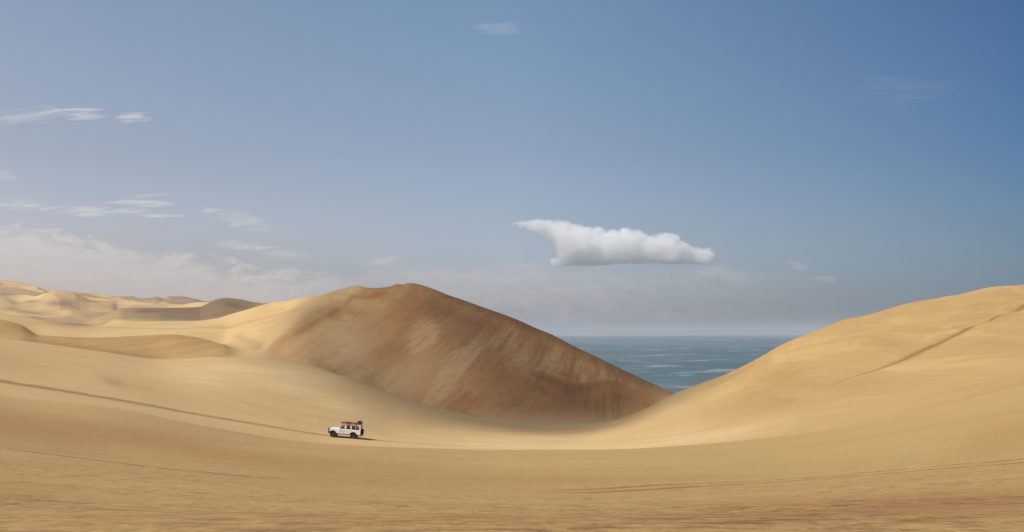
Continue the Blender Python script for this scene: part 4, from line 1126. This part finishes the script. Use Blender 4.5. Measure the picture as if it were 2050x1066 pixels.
# people sitting inside
def person(label, sx, sy, shirt, hair, cap=None, lean=0.0):
    base = Vector((sx - 0.02, sy, 1.10))
    J = {'pel': (0, 0, .06, .125), 'belly': (.03, 0, .20, .115), 'chest': (.05, 0, .36, .135), 'neck0': (.05, 0, .47, .07), 'neck': (.04, 0, .53, .048), 'head0': (.02, 0, .60, .078), 'head1': (.02, 0, .68, .088), 'head2': (.03, 0, .74, .06)}
    J['nose'] = (-.075, 0, .64, .018)
    E = [('pel', 'belly'), ('belly', 'chest'), ('chest', 'neck0'), ('neck0', 'neck'), ('neck', 'head0'), ('head0', 'head1'), ('head1', 'head2'), ('head0', 'nose')]
    for s in (-1, 1):
        t_ = '+' if s > 0 else '-'
        J['sh' + t_] = (.05, s * .17, .43, .055); J['el' + t_] = (-.05, s * .21, .20, .04); J['wr' + t_] = (-.26, s * .14, .22 + lean, .028); J['ha' + t_] = (-.33, s * .12, .235 + lean, .034)
        J['hip' + t_] = (-.04, s * .09, .04, .08); J['kn' + t_] = (-.44, s * .11, .05, .06); J['an' + t_] = (-.48, s * .11, -.34, .04); J['to' + t_] = (-.60, s * .11, -.38, .03)
        E += [('neck0', 'sh' + t_), ('sh' + t_, 'el' + t_), ('el' + t_, 'wr' + t_), ('wr' + t_, 'ha' + t_), ('pel', 'hip' + t_), ('hip' + t_, 'kn' + t_), ('kn' + t_, 'an' + t_), ('an' + t_, 'to' + t_)]
    names = list(J); me = bpy.data.meshes.new("person")
    me.from_pydata([tuple(base + Vector(J[k][:3])) for k in names], [(names.index(a), names.index(b)) for a, b in E], [])
    o = bpy.data.objects.new("person", me); C.objects.link(o)
    o.modifiers.new("skin", 'SKIN')
    for i, k in enumerate(names):
        sv = me.skin_vertices[0].data[i]; sv.radius = (J[k][3], J[k][3] * (1.15 if k in ('chest', 'pel', 'belly') else 1)); sv.use_root = (k == 'pel')
    sb = o.modifiers.new("sub", 'SUBSURF'); sb.levels = 1
    dg = bpy.context.evaluated_depsgraph_get(); me2 = bpy.data.meshes.new_from_object(o.evaluated_get(dg)); o.modifiers.clear(); o.data = me2; me2.name = "person"
    me2.materials.clear()
    for k in ('skin',): me2.materials.append(M[k])
    me2.materials.append(shirt); me2.materials.append(M['bluecloth'])
    for p in me2.polygons:
        p.use_smooth = True; c = p.center - base
        p.material_index = 2 if c.z < .10 and abs(c.y) < .2 and c.z > -.36 else (1 if c.z < .50 and c.x > -.20 else 0)
    o.matrix_world = CARM; tag(o, label, "person")
    bm = bm_new(); bmesh.ops.create_uvsphere(bm, u_segments=16, v_segments=10, radius=.098, matrix=Matrix.Translation(base + Vector((.045, 0, .69))) @ Matrix.Diagonal((1, .95, 1.02, 1)))
    bmesh.ops.delete(bm, geom=[v for v in bm.verts if (v.co.x < base.x - .01 and v.co.z < base.z + .70) or v.co.z < base.z + .58], context='VERTS')
    obj("hair", bm, hair, o, True)
    for s in (-1, 1):
        bm = bm_new(); bmesh.ops.create_uvsphere(bm, u_segments=8, v_segments=6, radius=.011, matrix=Matrix.Translation(base + Vector((-.058, s * .032, .665)))); obj("eye", bm, M['brown'], o, True)
    if cap:
        bm = bm_new(); bmesh.ops.create_uvsphere(bm, u_segments=16, v_segments=10, radius=.108, matrix=Matrix.Translation(base + Vector((.035, 0, .70))))
        bmesh.ops.delete(bm, geom=[v for v in bm.verts if v.co.z < base.z + .705], context='VERTS')
        bmesh.ops.create_cone(bm, cap_ends=True, segments=16, radius1=.08, radius2=.075, depth=.012, matrix=Matrix.Translation(base + Vector((-.09, 0, .71))))
        obj("cap", bm, cap, o, True)
    return o
person("driver in a pale shirt behind the front side window of the vehicle", 0.30, 0.38, M['pale'], M['brown'], lean=.12)
person("passenger in a red top seen through the middle side window", 1.05, -0.38, M['redshirt'], M['blond'])
person("passenger in white with a white cap seen through the rear side window", 1.72, -0.38, M['pale'], M['brown'], M['pale'])

# ------------------------------------------------------------------ haze
hm = bpy.data.materials.new("haze_air"); hm.use_nodes = True
ht = NT(hm.node_tree); ht.n.clear(); ho = ht.new('ShaderNodeOutputMaterial')
hv = ht.new('ShaderNodeVolumePrincipled'); hv.inputs['Color'].default_value = (0.71, 0.76, 0.81, 1)
hv.inputs['Density'].default_value = 6.0e-5; hv.inputs['Anisotropy'].default_value = 0.0
ht.l.new(hv.outputs[0], ho.inputs['Volume'])
zmin = min(float(WZ.min()), 0.0) - 1.0; zmax = float(WZ.max()) + 6.0
bm = bm_new(); box(bm, -52000, 60000, -9000, 50000, zmin - 20, zmax + 20)
hz = obj("haze", bm, hm); tag(hz, "thin pale haze over sand and sea", "haze", None, 'stuff')
